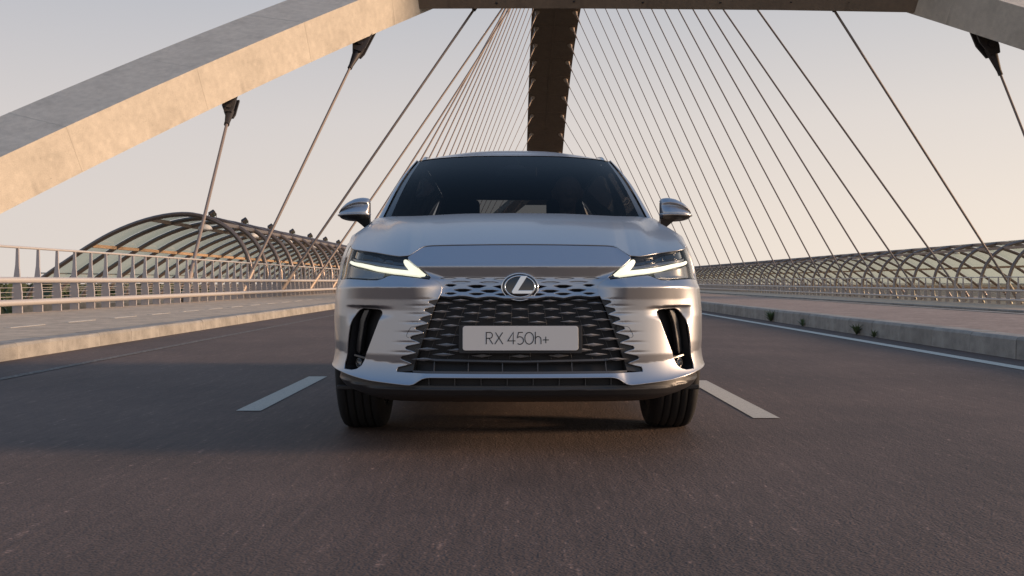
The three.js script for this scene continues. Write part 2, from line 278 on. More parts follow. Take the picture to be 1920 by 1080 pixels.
// ---------- railings ----------
function railing(side, x, base, d0, step, label, n, far, mRail, mPost) {
  const o = thing('railing', label, 'railing');
  // blade posts: broad foot, narrow neck above the middle rail
  const post = (() => { const sh = new THREE.Shape([[-.10, 0], [.09, 0], [.085, .40], [.05, .70], [.03, .95], [.025, 1.28], [-.025, 1.28], [-.04, .95], [-.075, .70], [-.11, .40]].map(([a, b]) => new THREE.Vector2(a * -side, b))); const g = new THREE.ExtrudeGeometry(sh, { depth: .03, bevelEnabled: true, bevelSize: .003, bevelThickness: .003, bevelSegments: 1 }); g.translate(0, 0, -.015); return g; })();
  for (let k = 0; k < n; k++) { const p = obj('post', post, mPost, o); p.position.set(x + side * .12, base, -(d0 + step * k)); }
  const rest = []; for (let d = d0 + step * n; d < far; d += step * 2) { const g = bx(.1, 1.28, .04, x + side * .12, base + .64, -d); rest.push(g); }
  if (rest.length) obj('far_posts', mergeGeometries(rest), mPost, o).userData.kind = 'stuff';
  const line = (name, dx, y, r) => { const s = Math.ceil((far - d0) / 30), a = []; for (let i = 0; i < s; i++) a.push(rod(V(x + dx, y, -(lerp(d0 - 6, far, i / s))), V(x + dx, y, -(lerp(d0 - 6, far, (i + 1) / s) + .0)), r, r, 12)); obj(name, mergeGeometries(a), mRail, o); };
  line('top_rail', side * .12, base + 1.30, .026); line('middle_rail', -side * .0, base + .655, .058); line('lower_rail', -side * .02, base + .215, .062);
  for (let k = 0; k < 5; k++) obj('wire', rod(V(x + side * .2, base + .32 + .09 * k, -(d0 - 6)), V(x + side * .2, base + .32 + .09 * k, -150), .006, .006, 5), M.railSteel, o);
}
railing(-1, -9.6, .15, 17.03, .85, 'pale steel railing with blade posts along the left walkway', 110, 262, M.railSteel, M.post);
railing(1, 23.6, -.33, 40, .95, 'grey steel railing with slim posts along the far right walkway', 110, 262, M.railSteel, M.post);

// ---------- glazed footway galleries ----------
const HOOP = [[.18, 0], [.03, .4], [0, .80], [.08, 1.43], [.355, 2.1], [.815, 2.66], [1.46, 3.06], [2.19, 3.27], [2.87, 3.31], [4.01, 3.12], [5.39, 2.61], [6.53, 1.97], [7.54, 1.28], [8.31, .74], [8.6, .41], [8.85, 0]];
const hoopCurve = new THREE.CatmullRomCurve3(HOOP.map(([q, y]) => V(q, y, 0)), false, 'centripetal');
const hoopPts = hoopCurve.getPoints(90);
const hoopAt = q => { for (let i = 1; i < hoopPts.length; i++) if (hoopPts[i].x >= q && hoopPts[i].y > .2 && i > 30) return hoopPts[i]; return hoopPts[hoopPts.length - 1]; };
function gallery(side, x0, base, d0, bay, label, nNear, dEnd) {
  const o = thing('footway_gallery', label, 'gallery');
  const mk = n => { const c = new THREE.CatmullRomCurve3(hoopPts.filter((_, i) => i % 5 === 0 || i === 90).map(p => V(side * p.x, p.y, 0)), false, 'centripetal'); return new THREE.TubeGeometry(c, n, .095, 8, false); };
  const hoop = mk(34), small = mk(14);
  const nAll = Math.floor((dEnd - d0) / bay), farH = [], farG = [];
  const pane = (qa, qb) => {
    const pos = [], idx = [], uv = []; const a = hoopPts.filter(p => p.y > .3 && p.x >= qa && p.x <= qb && hoopPts.indexOf(p) > 30), pts = [hoopAt(qa), ...a, hoopAt(qb)];
    pts.forEach((p, i) => { for (const z of [-.06, -bay + .06]) { pos.push(side * p.x, p.y + .10, z); uv.push(p.x, z); } if (i) { const k = 2 * i; idx.push(k - 2, k, k - 1, k - 1, k, k + 1); } }); return geom(pos, null, uv, idx);
  };
  const cuts = [2.2, 3.9, 6.2, 8.3], panes = [0, 1, 2].map(i => pane(cuts[i] + .02, cuts[i + 1] - .02)), lowPane = pane(8.36, 8.8);
  const purl = [1.2, ...cuts].map(q => { const p = hoopAt(q); return bx(.15, .13, bay - .17, side * p.x, p.y - .01, -bay / 2); });
  for (let k = 0; k <= nAll; k++) {
    const z = -(d0 + bay * k), put = m => m.position.set(x0, base, z);
    if (k < nNear) {
      put(obj('hoop', hoop, M.steel, o));
      panes.forEach(g => put(obj('glass_pane', g, M.glassG, o)));
      purl.forEach((g, i) => put(obj('purlin', g, i > 2 ? M.purlin : M.steel, o)));
    } else { const t = small.clone(); t.translate(x0, base, z); farH.push(t); if (k < nAll) panes.forEach(g => { const c = g.clone(); c.translate(x0, base, z); farG.push(c); }); }
  }
  if (farH.length) { obj('far_hoops', mergeGeometries(farH), M.steel, o).userData.kind = 'stuff'; obj('far_panes', mergeGeometries(farG), M.glassG, o).userData.kind = 'stuff'; }
  for (const y of [.35, .55, .78, 1.0]) obj('handrail', rod(V(x0 + side * 8.35, base + y, -d0), V(x0 + side * 8.35, base + y, -(d0 + 90)), y > .9 ? .03 : .014, undefined, 6), M.railSteel, o);
  return o;
}
gallery(-1, -10.25, .10, 39.2, 2.5, 'glazed walkway gallery of curved steel hoops on the left', 34, 250);
gallery(1, 24.85, -.40, 41.05, 2.95, 'long glazed walkway gallery of curved steel hoops on the right', 44, 250);
function domeLamp(x, y, d, label, group) {
  const o = thing('dome_lamp', label, 'lamp', group); o.position.set(x, y, -d);
  const pts = []; for (let a = 0; a <= 10; a++) { const t = a / 10 * Math.PI / 2; pts.push(new THREE.Vector2(.29 * Math.sin(t) + .001, .24 * Math.cos(t))); } pts.push(new THREE.Vector2(.235, -.01), new THREE.Vector2(.02, .0));
  obj('shade', new THREE.LatheGeometry(pts, 24), M.dome, o); obj('stem', rod(V(0, .2, 0), V(0, .36, 0), .02), M.darkSteel, o);
}
for (let k = 0; k < 7; k++) domeLamp(-12.6, 2.88, 40.9 + 7.5 * k, `${ORD[k]} white dome lamp under the roof of the left gallery, from the open end`, 'dome lamps of the left gallery');
for (let k = 0; k < 9; k++) domeLamp(27.15, 2.45, 52.2 + 8.85 * k, `${ORD[k]} white dome lamp under the roof of the right gallery, nearest first`, 'dome lamps of the right gallery');
for (let k = 0; k < 8; k++) {
  const o = thing('floodlight', `${ORD[k]} small black floodlight on top of the left gallery, from the open end`, 'floodlight', 'floodlights on the left gallery'); o.position.set(-12.45, 3.48, -(41.4 + 5 * k)); o.rotation.y = .4;
  obj('bracket', mergeGeometries([bx(.03, .22, .03, -.15, .02, 0), bx(.03, .22, .03, .15, .02, 0), bx(.33, .03, .05, 0, -.09, 0)]), M.darkSteel, o);
  const c = rbx(.26, .26, .16, .02); c.rotateX(.75); c.rotateZ(.6); c.translate(0, .1, 0); obj('lamp_case', c, M.darkSteel, o);
  const f = bx(.2, .2, .01); f.translate(0, 0, .087); f.rotateX(.75); f.translate(0, .1, 0); obj('lamp_glass', f, M.glassG, o);
}
// ---------- the wooded bank beyond the railing ----------
{
  const leaf = geom([-.5, 0, 0, .5, 0, 0, .35, .6, .15, -.35, .55, -.1, 0, 1, .05], null, null, [0, 1, 2, 0, 2, 3, 3, 2, 4]);
  const n = 60000, im = new THREE.InstancedMesh(leaf, M.leaf, n); im.name = 'bank_wood'; im.castShadow = im.receiveShadow = true;
  const m = new THREE.Matrix4(), q = new THREE.Quaternion(), e = new THREE.Euler(), c = new THREE.Color();
  const crowns = []; for (let k = 0; k < 190; k++) { const x = rr(-190, -32); crowns.push([x, -9, -rr(24, 330), rr(3.5, 7), rr(7, 9.6) + Math.max(0, -x - 60) * .012]); };
  for (let i = 0; i < n; i++) {
    const [x, y, z, r, h] = crowns[i % crowns.length], a = rr(0, 6.28), b = Math.acos(rr(-.6, 1)), t = Math.pow(rnd(), .35) * (1 + .25 * Math.sin(a * 3 + x));
    e.set(rr(0, 6), rr(0, 6), rr(0, 6)); q.setFromEuler(e); const s = rr(.5, 1.3);
    m.compose(V(x + r * t * Math.sin(b) * Math.cos(a), y + h * .58 + h * .42 * t * Math.cos(b), z + r * t * Math.sin(b) * Math.sin(a)), q, V(s, s, s)); im.setMatrixAt(i, m);
    const v = rr(.6, 1.3); im.setColorAt(i, c.setRGB(v, v * rr(.9, 1.1), v * .9));
  }
  im.userData = { kind: 'stuff', label: 'green wooded river bank seen beyond the left railing', category: 'trees' }; scene.add(im);
}
// ---------- the car ----------
const car = thing('silver_suv', 'silver sport utility car driving towards the camera in the middle lane', 'car');
car.position.set(.037, 0, -4.42); car.rotation.y = .011;
const paint = phys(.44, .45, .475, .36, .92, { clearcoat: .45, clearcoatRoughness: .09 });
const C = {
  paint, trim: phys(.018, .018, .02, .32, 0, { clearcoat: .5, clearcoatRoughness: .15 }), plastic: std(.022, .022, .024, .55), grey: std(.075, .076, .08, .42, .2), surround: std(.03, .03, .032, .4, .1), mesh: std(.006, .006, .008, .6), blade: phys(.68, .68, .69, .42, .6),
  chrome: phys(.78, .78, .78, .1, 1), satin: phys(.6, .6, .6, .22, 1), emblem: phys(.012, .012, .014, .08, 0, { clearcoat: 1, clearcoatRoughness: .02 }), plate: phys(.62, .62, .61, .5, 0), ink: std(.02, .02, .022, .6), tyre: std(.014, .014, .015, .8), rim: phys(.4, .4, .41, .25, .9), rimDark: std(.03, .03, .03, .5, .4), disc: phys(.3, .28, .27, .4, .9),
  screen: phys(.20, .215, .23, .01, 0, { transmission: 1, thickness: 0, ior: 1.15 }), privacy: phys(.012, .014, .016, .02, 0, { transmission: 1, thickness: 0, ior: 1.5 }), rearGlass: phys(.5, .5, .49, .03, 0, { transmission: 1, thickness: 0, ior: 1.45 }), lens: phys(.92, .94, .94, .01, 0, { transmission: 1, thickness: 0, ior: 1.45 }),
  lampHouse: phys(.05, .053, .056, .45, .2), lampDark: phys(.03, .035, .045, .15, .3, { clearcoat: 1 }), reflector: phys(.26, .26, .265, .3, .8), drl: new THREE.MeshStandardMaterial({ color: lin(.8, .8, .78), emissive: lin(1, .95, .70), emissiveIntensity: .95, roughness: .4, side: THREE.DoubleSide }), amber: phys(.5, .2, .06, .3, 0), tail: phys(.25, .01, .01, .15, 0, { clearcoat: 1 }),
  cabin: std(.016, .016, .018, .75), seat: std(.03, .028, .028, .7), mirrorGlass: phys(.7, .72, .75, .03, 1),
};
const W3 = ([x, y, s]) => [x, y, -s];
const beltSurf = (extra = 0) => (u, v) => W3(belt(u, v, extra));
const mir = pts => pts.map(([u, v]) => [-u, v]).reverse();
const both = half => [...half, ...mir(half)].filter(([u, v], i, all) => { const [a, b] = all[(i + all.length - 1) % all.length]; return Math.abs(u - a) + Math.abs(v - b) > 1e-7; });            // half outline from the centre line round to the centre line
function rectPts(pts) { return pts.map(([a, b]) => new THREE.Vector2(a, b)); }
// a panel: an outline (with holes) in the surface's own two coordinates, laid on the surface in small cells, with its edges rolled over and turned in
function drape(surf, outline, { holes = [], cell = .02, lip = .02, round = .003, flip = 1, turn = null } = {}) {
  const pos = [], nor = [], uv = [], idx = [], key = new Map(); const e = .0015;
  const frame = (u, v) => {
    const p = surf(u, v), a = surf(u + e, v), a0 = surf(u - e, v), b = surf(u, v + e), b0 = surf(u, v - e);
    const U = V(a[0] - a0[0], a[1] - a0[1], a[2] - a0[2]), W = V(b[0] - b0[0], b[1] - b0[1], b[2] - b0[2]); const n = U.clone().cross(W).normalize().multiplyScalar(flip); return { p: V(...p), n, U: U.normalize(), W: W.normalize() };
  };
  const vert = (u, v) => { const k = Math.round(u * 2e5) + ',' + Math.round(v * 2e5); let i = key.get(k); if (i === undefined) { const f = frame(u, v); i = pos.length / 3; pos.push(f.p.x, f.p.y, f.p.z); nor.push(f.n.x, f.n.y, f.n.z); uv.push(u, v); key.set(k, i); } return i; };
  const out = rectPts(outline); if (THREE.ShapeUtils.isClockWise(out)) out.reverse();
  const hs = holes.map(h => { const q = rectPts(h); if (!THREE.ShapeUtils.isClockWise(q)) q.reverse(); return q; });
  const all = [...out, ...hs.flat()], cuboid = (pl, ax, lim, keepLess) => { const r = []; for (let i = 0; i < pl.length; i++) { const a = pl[i], b = pl[(i + 1) % pl.length], ia = keepLess ? a[ax] <= lim : a[ax] >= lim, ib = keepLess ? b[ax] <= lim : b[ax] >= lim; if (ia) r.push(a); if (ia !== ib) { const t = (lim - a[ax]) / (b[ax] - a[ax]); const c = [lerp(a[0], b[0], t), lerp(a[1], b[1], t)]; c[ax] = lim; r.push(c); } } return r; };
  for (const f of THREE.ShapeUtils.triangulateShape(out, hs)) {
    const T = f.map(i => [all[i].x, all[i].y]); const u0 = Math.floor(Math.min(...T.map(p => p[0])) / cell), u1 = Math.ceil(Math.max(...T.map(p => p[0])) / cell);
    for (let i = u0; i < u1; i++) {
      const col = cuboid(cuboid(T, 0, i * cell, false), 0, (i + 1) * cell, true); if (col.length < 3) continue;
      const v0 = Math.floor(Math.min(...col.map(p => p[1])) / cell), v1 = Math.ceil(Math.max(...col.map(p => p[1])) / cell);
      for (let j = v0; j < v1; j++) {
        const c = cuboid(cuboid(col, 1, j * cell, false), 1, (j + 1) * cell, true); if (c.length < 3) continue;
        const q = c.map(p => vert(p[0], p[1])); for (let k = 2; k < q.length; k++) if (q[0] !== q[k - 1] && q[k - 1] !== q[k] && q[0] !== q[k]) flip > 0 ? idx.push(q[0], q[k - 1], q[k]) : idx.push(q[0], q[k], q[k - 1]);
      }
    }
  }
  if (lip) for (const loop of [out, ...hs]) {             // the edge: a small radius, then straight in
    const ring = []; for (let i = 0; i < loop.length; i++) { const a = loop[i], b = loop[(i + 1) % loop.length], n = Math.max(1, Math.ceil(a.distanceTo(b) / cell)); for (let k = 0; k < n; k++) ring.push([lerp(a.x, b.x, k / n), lerp(a.y, b.y, k / n)]); }
    const rows = round ? 4 : 1, base = pos.length / 3, m = ring.length;
    for (let i = 0; i < m; i++) {
      const [u, v] = ring[i], p0 = ring[(i + m - 1) % m], p1 = ring[(i + 1) % m], f = frame(u, v);
      const t = V(...surf(...p1)).sub(V(...surf(...p0))).normalize(), o = t.clone().cross(f.n).multiplyScalar(flip).normalize();
      const add = (q, nn) => { pos.push(q.x, q.y, q.z); nor.push(nn.x, nn.y, nn.z); uv.push(u, v); };
      if (round) for (let r = 0; r < 4; r++) { const a = r / 3 * Math.PI / 2; add(f.p.clone().addScaledVector(o, round * Math.sin(a)).addScaledVector(f.n, -round * (1 - Math.cos(a))), f.n.clone().multiplyScalar(Math.cos(a)).addScaledVector(o, Math.sin(a))); }
      else add(f.p, o);
      add(turn ? f.p.clone().addScaledVector(o, round * .5).addScaledVector(f.n, -round).addScaledVector(turn, lip) : f.p.clone().addScaledVector(o, round || 0).addScaledVector(f.n, -lip), o);
    }
    const R = rows + 1; for (let i = 0; i < m; i++) { const j = (i + 1) % m; for (let r = 0; r < R - 1; r++) { const a = base + i * R + r, b = base + i * R + r + 1, c = base + j * R + r + 1, d = base + j * R + r; idx.push(a, b, c, a, c, d); } }
  }
  return geom(pos, nor, uv, idx);
}
function wallStrip(outline, e0, e1) { const pos = [], idx = []; outline.forEach(([u, y], i) => { pos.push(...W3(belt(u, y, e0)), ...W3(belt(u, y, e1))); const a = 2 * i, b = 2 * ((i + 1) % outline.length); idx.push(a, b, a + 1, a + 1, b, b + 1); }); return geom(pos, null, null, idx); }
function gridSurf(surf, nu, nv) { const pos = [], uv = [], idx = []; for (let j = 0; j <= nv; j++) for (let i = 0; i <= nu; i++) { pos.push(...surf(i / nu, j / nv)); uv.push(i / nu, j / nv); if (i && j) { const a = j * (nu + 1) + i; idx.push(a, a - 1, a - nu - 2, a, a - nu - 2, a - nu - 1); } } return geom(pos, null, uv, idx); }
const flipX = g => { const c = g.clone(); c.scale(-1, 1, 1); const ix = c.index.array; for (let i = 0; i < ix.length; i += 3) { const t = ix[i + 1]; ix[i + 1] = ix[i + 2]; ix[i + 2] = t; } return c; };
const pair = (name, geo, mat, parent = car) => [obj(name, geo, mat, parent), obj(name, flipX(geo), mat, parent)];

// outlines on the body's belt surface (u along the plan curve from the centre line, y up), right half
const ZIG = [[.568, .372], [.571, .384], [.565, .396], [.501, .410], [.551, .428], [.554, .437], [.544, .446], [.48, .46], [.527, .474], [.531, .482], [.522, .491], [.461, .504], [.506, .52], [.509, .528], [.499, .537], [.444, .55], [.484, .564], [.486, .57], [.478, .58], [.426, .592], [.463, .605], [.465, .611], [.458, .62], [.409, .633], [.442, .646], [.444, .652], [.437, .661], [.394, .67], [.423, .683], [.425, .689], [.418, .697], [.382, .702], [.376, .713]];
const chaikin = (p, n = 1) => { for (let r = 0; r < n; r++) { const q = [p[0]]; for (let i = 0; i < p.length - 1; i++) { const a = p[i], b = p[i + 1]; q.push([lerp(a[0], b[0], .25), lerp(a[1], b[1], .25)], [lerp(a[0], b[0], .75), lerp(a[1], b[1], .75)]); } q.push(p[p.length - 1]); p = q; } return p; };
const zig = ZIG;
const INNER = [[.495, .379], [.49, .405], [.464, .475], [.441, .54], [.416, .608], [.396, .667], [.378, .708]];
const SEAM = [[.376, .713], [.369, .727], [.365, .754], [.370, .765], [.380, .775], [.420, .7985]];
const HL_TOP = [[.56, .8925], [.61, .8955], [.665, .9005], [.79, .9125], [.92, .926], [1.037, .939], [1.10, .9465], [1.165, .953]];
const HL_OUT = [[1.165, .953], [1.20, .947], [1.228, .925], [1.245, .88], [1.248, .83], [1.235, .805], [1.20, .794]];
const HL_BOT = [[1.20, .794], [1.15, .792], [.923, .795], [.844, .793], [.77, .79], [.70, .79], [.676, .796], [.648, .807], [.624, .8115], [.546, .8055], [.471, .7985], [.424, .7925]];
const HL_IN = [[.424, .7925], [.4235, .799], [.479, .843], [.549, .8855], [.56, .8925]];
const SHUT = [[0, .95], [.12, .9495], [.22, .9485], [.33, .947], [.43, .945], [.46, .944], [.485, .9405], [.501, .935], [.54, .906], [.556, .8945]];
const ARCHF = []; for (let a = 139; a <= 178; a += 3) ARCHF.push([1.672 + .43 * Math.cos(a * Math.PI / 180), .375 + .43 * Math.sin(a * Math.PI / 180)]);
const lipY = u => soft1(LIP, u, .02);
const LIPLINE = []; for (let i = 0; i <= 62; i++) { const u = i * .02; LIPLINE.push([u, lipY(u) + .0005]); }
const INTAKE = [[.880, .374], [.892, .397], [.874, .53], [.858, .608], [.845, .634], [.828, .650], [.80, .659], [.70, .656], [.672, .653], [.659, .645], [.657, .633], [.69, .56], [.737, .455], [.752, .42], [.765, .394], [.79, .378], [.82, .372]];
{ // bumper cover with the jagged mouth and the two corner intakes
  const half = [...LIPLINE.filter(p => p[0] < 1.235), ...ARCHF.slice().reverse(), [1.305, .665], [1.252, .74], [1.215, .79], ...HL_BOT.map(([u, y]) => [u, y - .004]), ...SEAM.slice().reverse(), ...zig.slice().reverse(), [.52, .3695], [.42, .3685], [0, .3675]];
  const scoop = (u, v) => {                             // the wedge pressed in above each intake, running out towards the mouth
    const a = Math.abs(u), t = clamp((.845 - a) / .27), top = .672 - .004 * t, depth = .022 * (1 - sstep(.25, 1, t)) * sstep(.90, .83, a);
    const w = v > top ? 0 : sstep(top, top - .012, v) * (1 - sstep(top - .035, top - .10 + .05 * t, v));
    // small grooves that follow each silver finger outwards
    let g = 0; for (let k = 0; k < 8; k++) { const tip = [.501, .48, .461, .444, .426, .409, .394, .372][k] + .055, y = [.410, .46, .504, .55, .592, .633, .67, .70][k] + .003; const du = (a - tip) / .075, dv = (v - y) / .004; if (du > -.6 && du < 1.2) g += Math.exp(-du * du * 2.2 - dv * dv) * .0016; }
    return depth * w + g * sstep(.34, .40, a);
  };
  const surf = (u, v) => W3(belt(u, v, scoop(u, v)));
  obj('bumper_cover', drape(surf, both(half), { holes: [INTAKE, mir(INTAKE)], cell: .0075, lip: .03, round: .003, turn: V(0, 0, -1) }), C.paint, car);
  // nose panel between bonnet and mouth, with the slotted lattice
  const nose = [...SHUT, [.551, .8865], [.478, .8435], [.4165, .800], [.3765, .7765], [.364, .762], [.361, .754], [.365, .727], [.372, .7175], [.328, .7135], [.30, .7165], [.284, .719], [.252, .718], [.201, .7085], [.149, .7155], [.12, .715], [.076, .7075], [0, .7065]];
  const slot = (c, y, hw, hh) => [[c - hw, y + .15 * hh], [c - .92 * hw, y + .5 * hh], [c - .35 * hw, y + hh], [c + .35 * hw, y + hh], [c + .92 * hw, y + .5 * hh], [c + hw, y + .15 * hh], [c + .28 * hw, y - hh], [c - .28 * hw, y - hh]];
  const open = [[.324, .7635, .032, .0074], [.201, .7585, .050, .0088], [.078, .7565, .050, .0088], [.267, .741, .049, .0086], [.14, .737, .047, .0084], [.323, .7265, .033, .0066], [.2, .7245, .044, .0072], [.078, .7225, .044, .0072]];
  const blind = [[.338, .7945, .045, .0062], [.208, .7935, .052, .0072], [.078, .7905, .05, .0072], [.276, .778, .05, .0068], [.143, .7755, .05, .0068]];
  const hs = [...open, ...blind].map(a => slot(...a)); const holes = [...hs, ...hs.map(mir)];
  obj('nose_panel', drape(beltSurf(), both(nose), { holes, cell: .0075, lip: .024, round: .0026 }), C.paint, car);
  for (const s of [1, -1]) { const A = [[.03, .765], [.03, .8035], [.36, .806], [.385, .797], [.36, .784], [.33, .7665]]; obj('lattice_backing', drape(beltSurf(.0075), s > 0 ? A : mir(A), { cell: .02, lip: 0 }), C.paint, car); }
  const mouth = [[0, .365], [.51, .368], ...INNER, [.37, .72], [.362, .77], [.36, .775], [0, .775]];
  obj('grille_mesh', drape(beltSurf(.05), both(mouth), { cell: .03, lip: 0 }), C.mesh, car);
  // dark jagged surround
  const sur = [...zig.map(([u, y]) => [u - .0015, y]), ...INNER.slice().reverse()];
  for (const s of [1, -1]) obj('grille_surround', drape(beltSurf(.012), s > 0 ? sur : mir(sur), { cell: .01, lip: .03, round: .002 }), C.surround, car);
  // blades
  const BL = [[.317, .235, .696], [.174, .101, .693], [.391, .309, .683], [.252, .17, .676], [.111, .034, .674], [.331, .243, .659], [.183, .104, .656], [.04, -.04, .656], [.408, .318, .645], [.261, .175, .638], [.114, .034, .636], [.343, .253, .621], [.19, .108, .618], [.041, -.041, .617], [.425, .33, .608], [.271, .182, .599], [.12, .037, .597], [.357, .277, .582], [.446, .345, .565], [.372, .279, .539], [.465, .357, .522], [.387, .286, .496], [.486, .372, .476], [.335, .24, .472], [.404, .297, .452], [.224, .126, .447], [.049, -.048, .445], [.506, .386, .430]];
  const blade = toCreasedNormals(geom([-1, 0, 0, 1, 0, 0, 0, 1, 0, 0, -1, 0, -.12, 0, 1, .12, 0, 1, 0, 0, -1.4], null, null, [0, 4, 2, 2, 4, 5, 2, 5, 1, 0, 3, 4, 3, 5, 4, 3, 1, 5, 0, 2, 6, 2, 1, 6, 1, 3, 6, 3, 0, 6]).toNonIndexed(), .3);
  const put = (u0, u1, y, hh) => { const a = belt(u0, y, .016), b = belt(u1, y, .016), o = obj('grille_blade', blade, C.blade, car); o.position.set((a[0] + b[0]) / 2, y, -(a[2] + b[2]) / 2 + .004); o.scale.set(Math.hypot(a[0] - b[0], a[2] - b[2]) / 2, hh, .016); o.rotation.y = -Math.atan2(-(b[2] - a[2]), b[0] - a[0]) + (b[0] < a[0] ? Math.PI : 0); o.rotation.y = Math.atan2(b[2] - a[2], b[0] - a[0]) + 0; if (b[0] < a[0]) o.rotation.y += Math.PI; o.rotation.order = 'YXZ'; o.rotation.x = -.12; };
  for (const [a, b, y] of BL) { const hh = .0055 + .0022 * sstep(.7, .43, y); put(a, b, y, hh); if (b > 0) put(-a, -b, y, hh); }
  // thin webs that carry the blades
  const webs = []; for (let k = -6; k <= 6; k++) { const pts = []; for (let y = .43; y <= .70; y += .03) { const u = (k + .5) * lerp(.0955, .071, (y - .43) / .27); if (Math.abs(u) < poly1(INNER.map(p => [p[1], p[0]]), y) - .01) pts.push(V(...W3(belt(u, y, .026)))); } if (pts.length > 2) webs.push(tube(pts, .0009, 16, 4)); }
  obj('grille_web', mergeGeometries(webs), C.grey, car);
  const strip = (name, half, extra, mat, lip = .02) => obj(name, drape(beltSurf(extra), both(half), { cell: .02, lip, round: .0015 }), mat, car);
  strip('grille_bar', [[0, .4185], [.39, .4245], [.44, .430], [.44, .433], [.39, .4315], [0, .4245]], .012, C.grey, .03);
  strip('grille_sill', [[0, .3695], [.42, .3705], [.49, .3735], [.495, .379], [.42, .3785], [0, .3775]], .008, C.grey, .03);
  const fin = (u, y0, y1, extra) => obj('grille_fin', drape(beltSurf(extra), [[u - .0018, y0], [u + .0018, y0], [u + .0018, y1], [u - .0018, y1]], { cell: .02, lip: .012, round: 0 }), C.grey, car);
  for (const u of [.393, .236, .08]) for (const s of [1, -1]) fin(s * u, .376, .421, .02);
  // lower opening
  obj('lower_grille', drape((u, v) => W3(belt(u, Math.max(v, lipY(Math.abs(u)) + .001), .045)).map((c, i) => i === 1 ? v : c), both([[0, .305], [.50, .305], [.50, .315], [.475, .325], [.45, .345], [.42, .353], [0, .353]]), { cell: .03, lip: 0 }), C.mesh, car);
  for (const u of [.058, .175, .293, .41]) for (const s of [1, -1]) { const p = plan(s * u); obj('grille_fin', bx(.0035, .036, .02, p[0], .332, -(p[1] + .04)), C.grey, car); }
  const DV = [[.225, .16], [.25, .075], [.266, .045], [.290, .028], [.297, .02], [.303, .028], [.34, .03], [.41, .03]];
  const valSurf = (u, v) => { const [x, s, nx, ns] = plan(u), a = Math.abs(u), sh = v - .6 * (lipY(a) - .33) * sstep(.45, .9, a); const d = soft1(DV, sh, .006) + .02 * sstep(.9, 1.2, a); return W3([x - nx * d, v, s - ns * d]); };
  const val = [[0, .228], [.6, .228], [.9, .242], [1.1, .262], [1.2, .29], [1.225, .37]]; for (let u = 1.2; u >= .51; u -= .03) val.push([u, lipY(u) - .003]); val.push([.50, .313], [.47, .3125], [0, .3125]);
  obj('valance', drape(valSurf, both(val), { cell: .012, lip: .03, round: .003 }), C.surround, car);
  // corner intakes: liner, vane, shelf, fog lamp
  for (const s of [1, -1]) {
    const f = p => s > 0 ? p : mir(p); const grow = INTAKE.map(([u, y]) => [u + (u - .76) * .08, y + (y - .51) * .05]);
    const lin0 = drape(beltSurf(.085), f(grow), { cell: .02, lip: 0 }); lin0.deleteAttribute('uv'); const li = obj('intake_liner', mergeGeometries([lin0, wallStrip(f(grow), .085, .02)]), C.mesh, car);
    obj('intake_vane', drape(beltSurf(.04), f([[.785, .648], [.815, .645], [.842, .60], [.866, .46], [.842, .445], [.815, .59]]), { cell: .015, lip: .02, round: .004 }), C.trim, li);
    obj('intake_plate', drape((u, v) => W3(belt(u, v, .028 + .5 * Math.max(0, Math.abs(u) - (.657 + (.637 - v) * .44)))), f([[.661, .634], [.69, .565], [.74, .458], [.775, .46], [.735, .56], [.70, .632]]), { cell: .015, lip: .01, round: .002 }), C.grey, li);
    obj('intake_shelf', drape(beltSurf(.02), f([[.755, .422], [.853, .436], [.852, .442], [.748, .428]]), { cell: .015, lip: .04, round: .002 }), C.trim, li);
    const q = belt(s * .818, .404, .03), [, , nx, ns] = plan(s * .818); const fl = new THREE.Group(); fl.name = 'fog_lamp'; car.add(fl); fl.position.set(q[0], q[1], -q[2]); fl.rotation.y = Math.atan2(nx, -ns);
    const ring = new THREE.TorusGeometry(.020, .004, 8, 24); obj('bezel', ring, C.trim, fl); const dsc = new THREE.SphereGeometry(.03, 20, 8, 0, 6.3, 0, .7); dsc.rotateX(Math.PI / 2); dsc.translate(0, 0, -.02); obj('lens', dsc, C.lens, fl); const bk = new THREE.SphereGeometry(.019, 16, 8, 0, 6.3, 1.6, 1.5); bk.rotateX(Math.PI / 2); obj('reflector', bk, C.reflector, fl);
    // parking sensor and tow-eye cover
    const cv = [[.457, .577], [.50, .576], [.508, .568], [.523, .539], [.521, .531], [.510, .527]]; const pts = cv.map(([u, y]) => V(...W3(belt(s * u, y, -.0004)))); obj('cover_seam', tube(pts, .0009, 40, 5), C.ink, car);
  }
  // emblem
  const e0 = belt(0, .756); const em = new THREE.Group(); em.name = 'emblem'; car.add(em); em.position.set(0, .756, -e0[2] + .006); em.rotation.x = -.13;
  const ell = (rx, ry, r, n = 64) => { const p = []; for (let i = 0; i < n; i++) { const a = i / n * Math.PI * 2; p.push(V(rx * Math.cos(a), ry * Math.sin(a), 0)); } return tube(p, r, 96, 8, true); };
  const back = new THREE.SphereGeometry(1, 48, 16, 0, Math.PI * 2, 0, Math.PI / 2); back.rotateX(Math.PI / 2); back.scale(.082, .061, .012); obj('badge_back', mergeGeometries([back, (() => { const g = new THREE.CylinderGeometry(1, 1, .03, 48, 1, true); g.rotateX(Math.PI / 2); g.scale(.082, .061, 1); g.translate(0, 0, -.015); return g; })()]), C.emblem, em);
  const r1 = ell(.0825, .0615, .0032); r1.translate(0, 0, .001); obj('outer_ring', r1, C.chrome, em);
  const arc = []; for (let i = 0; i <= 60; i++) { const a = (-28 + i / 60 * 322 - 14) * Math.PI / 180; arc.push(V(.067 * Math.cos(a), .048 * Math.sin(a) + .0005, .0095)); }
  const r2 = ell(.0675, .0485, .0036); r2.translate(0, .0005, .0085); obj('inner_ring', r2, C.chrome, em);
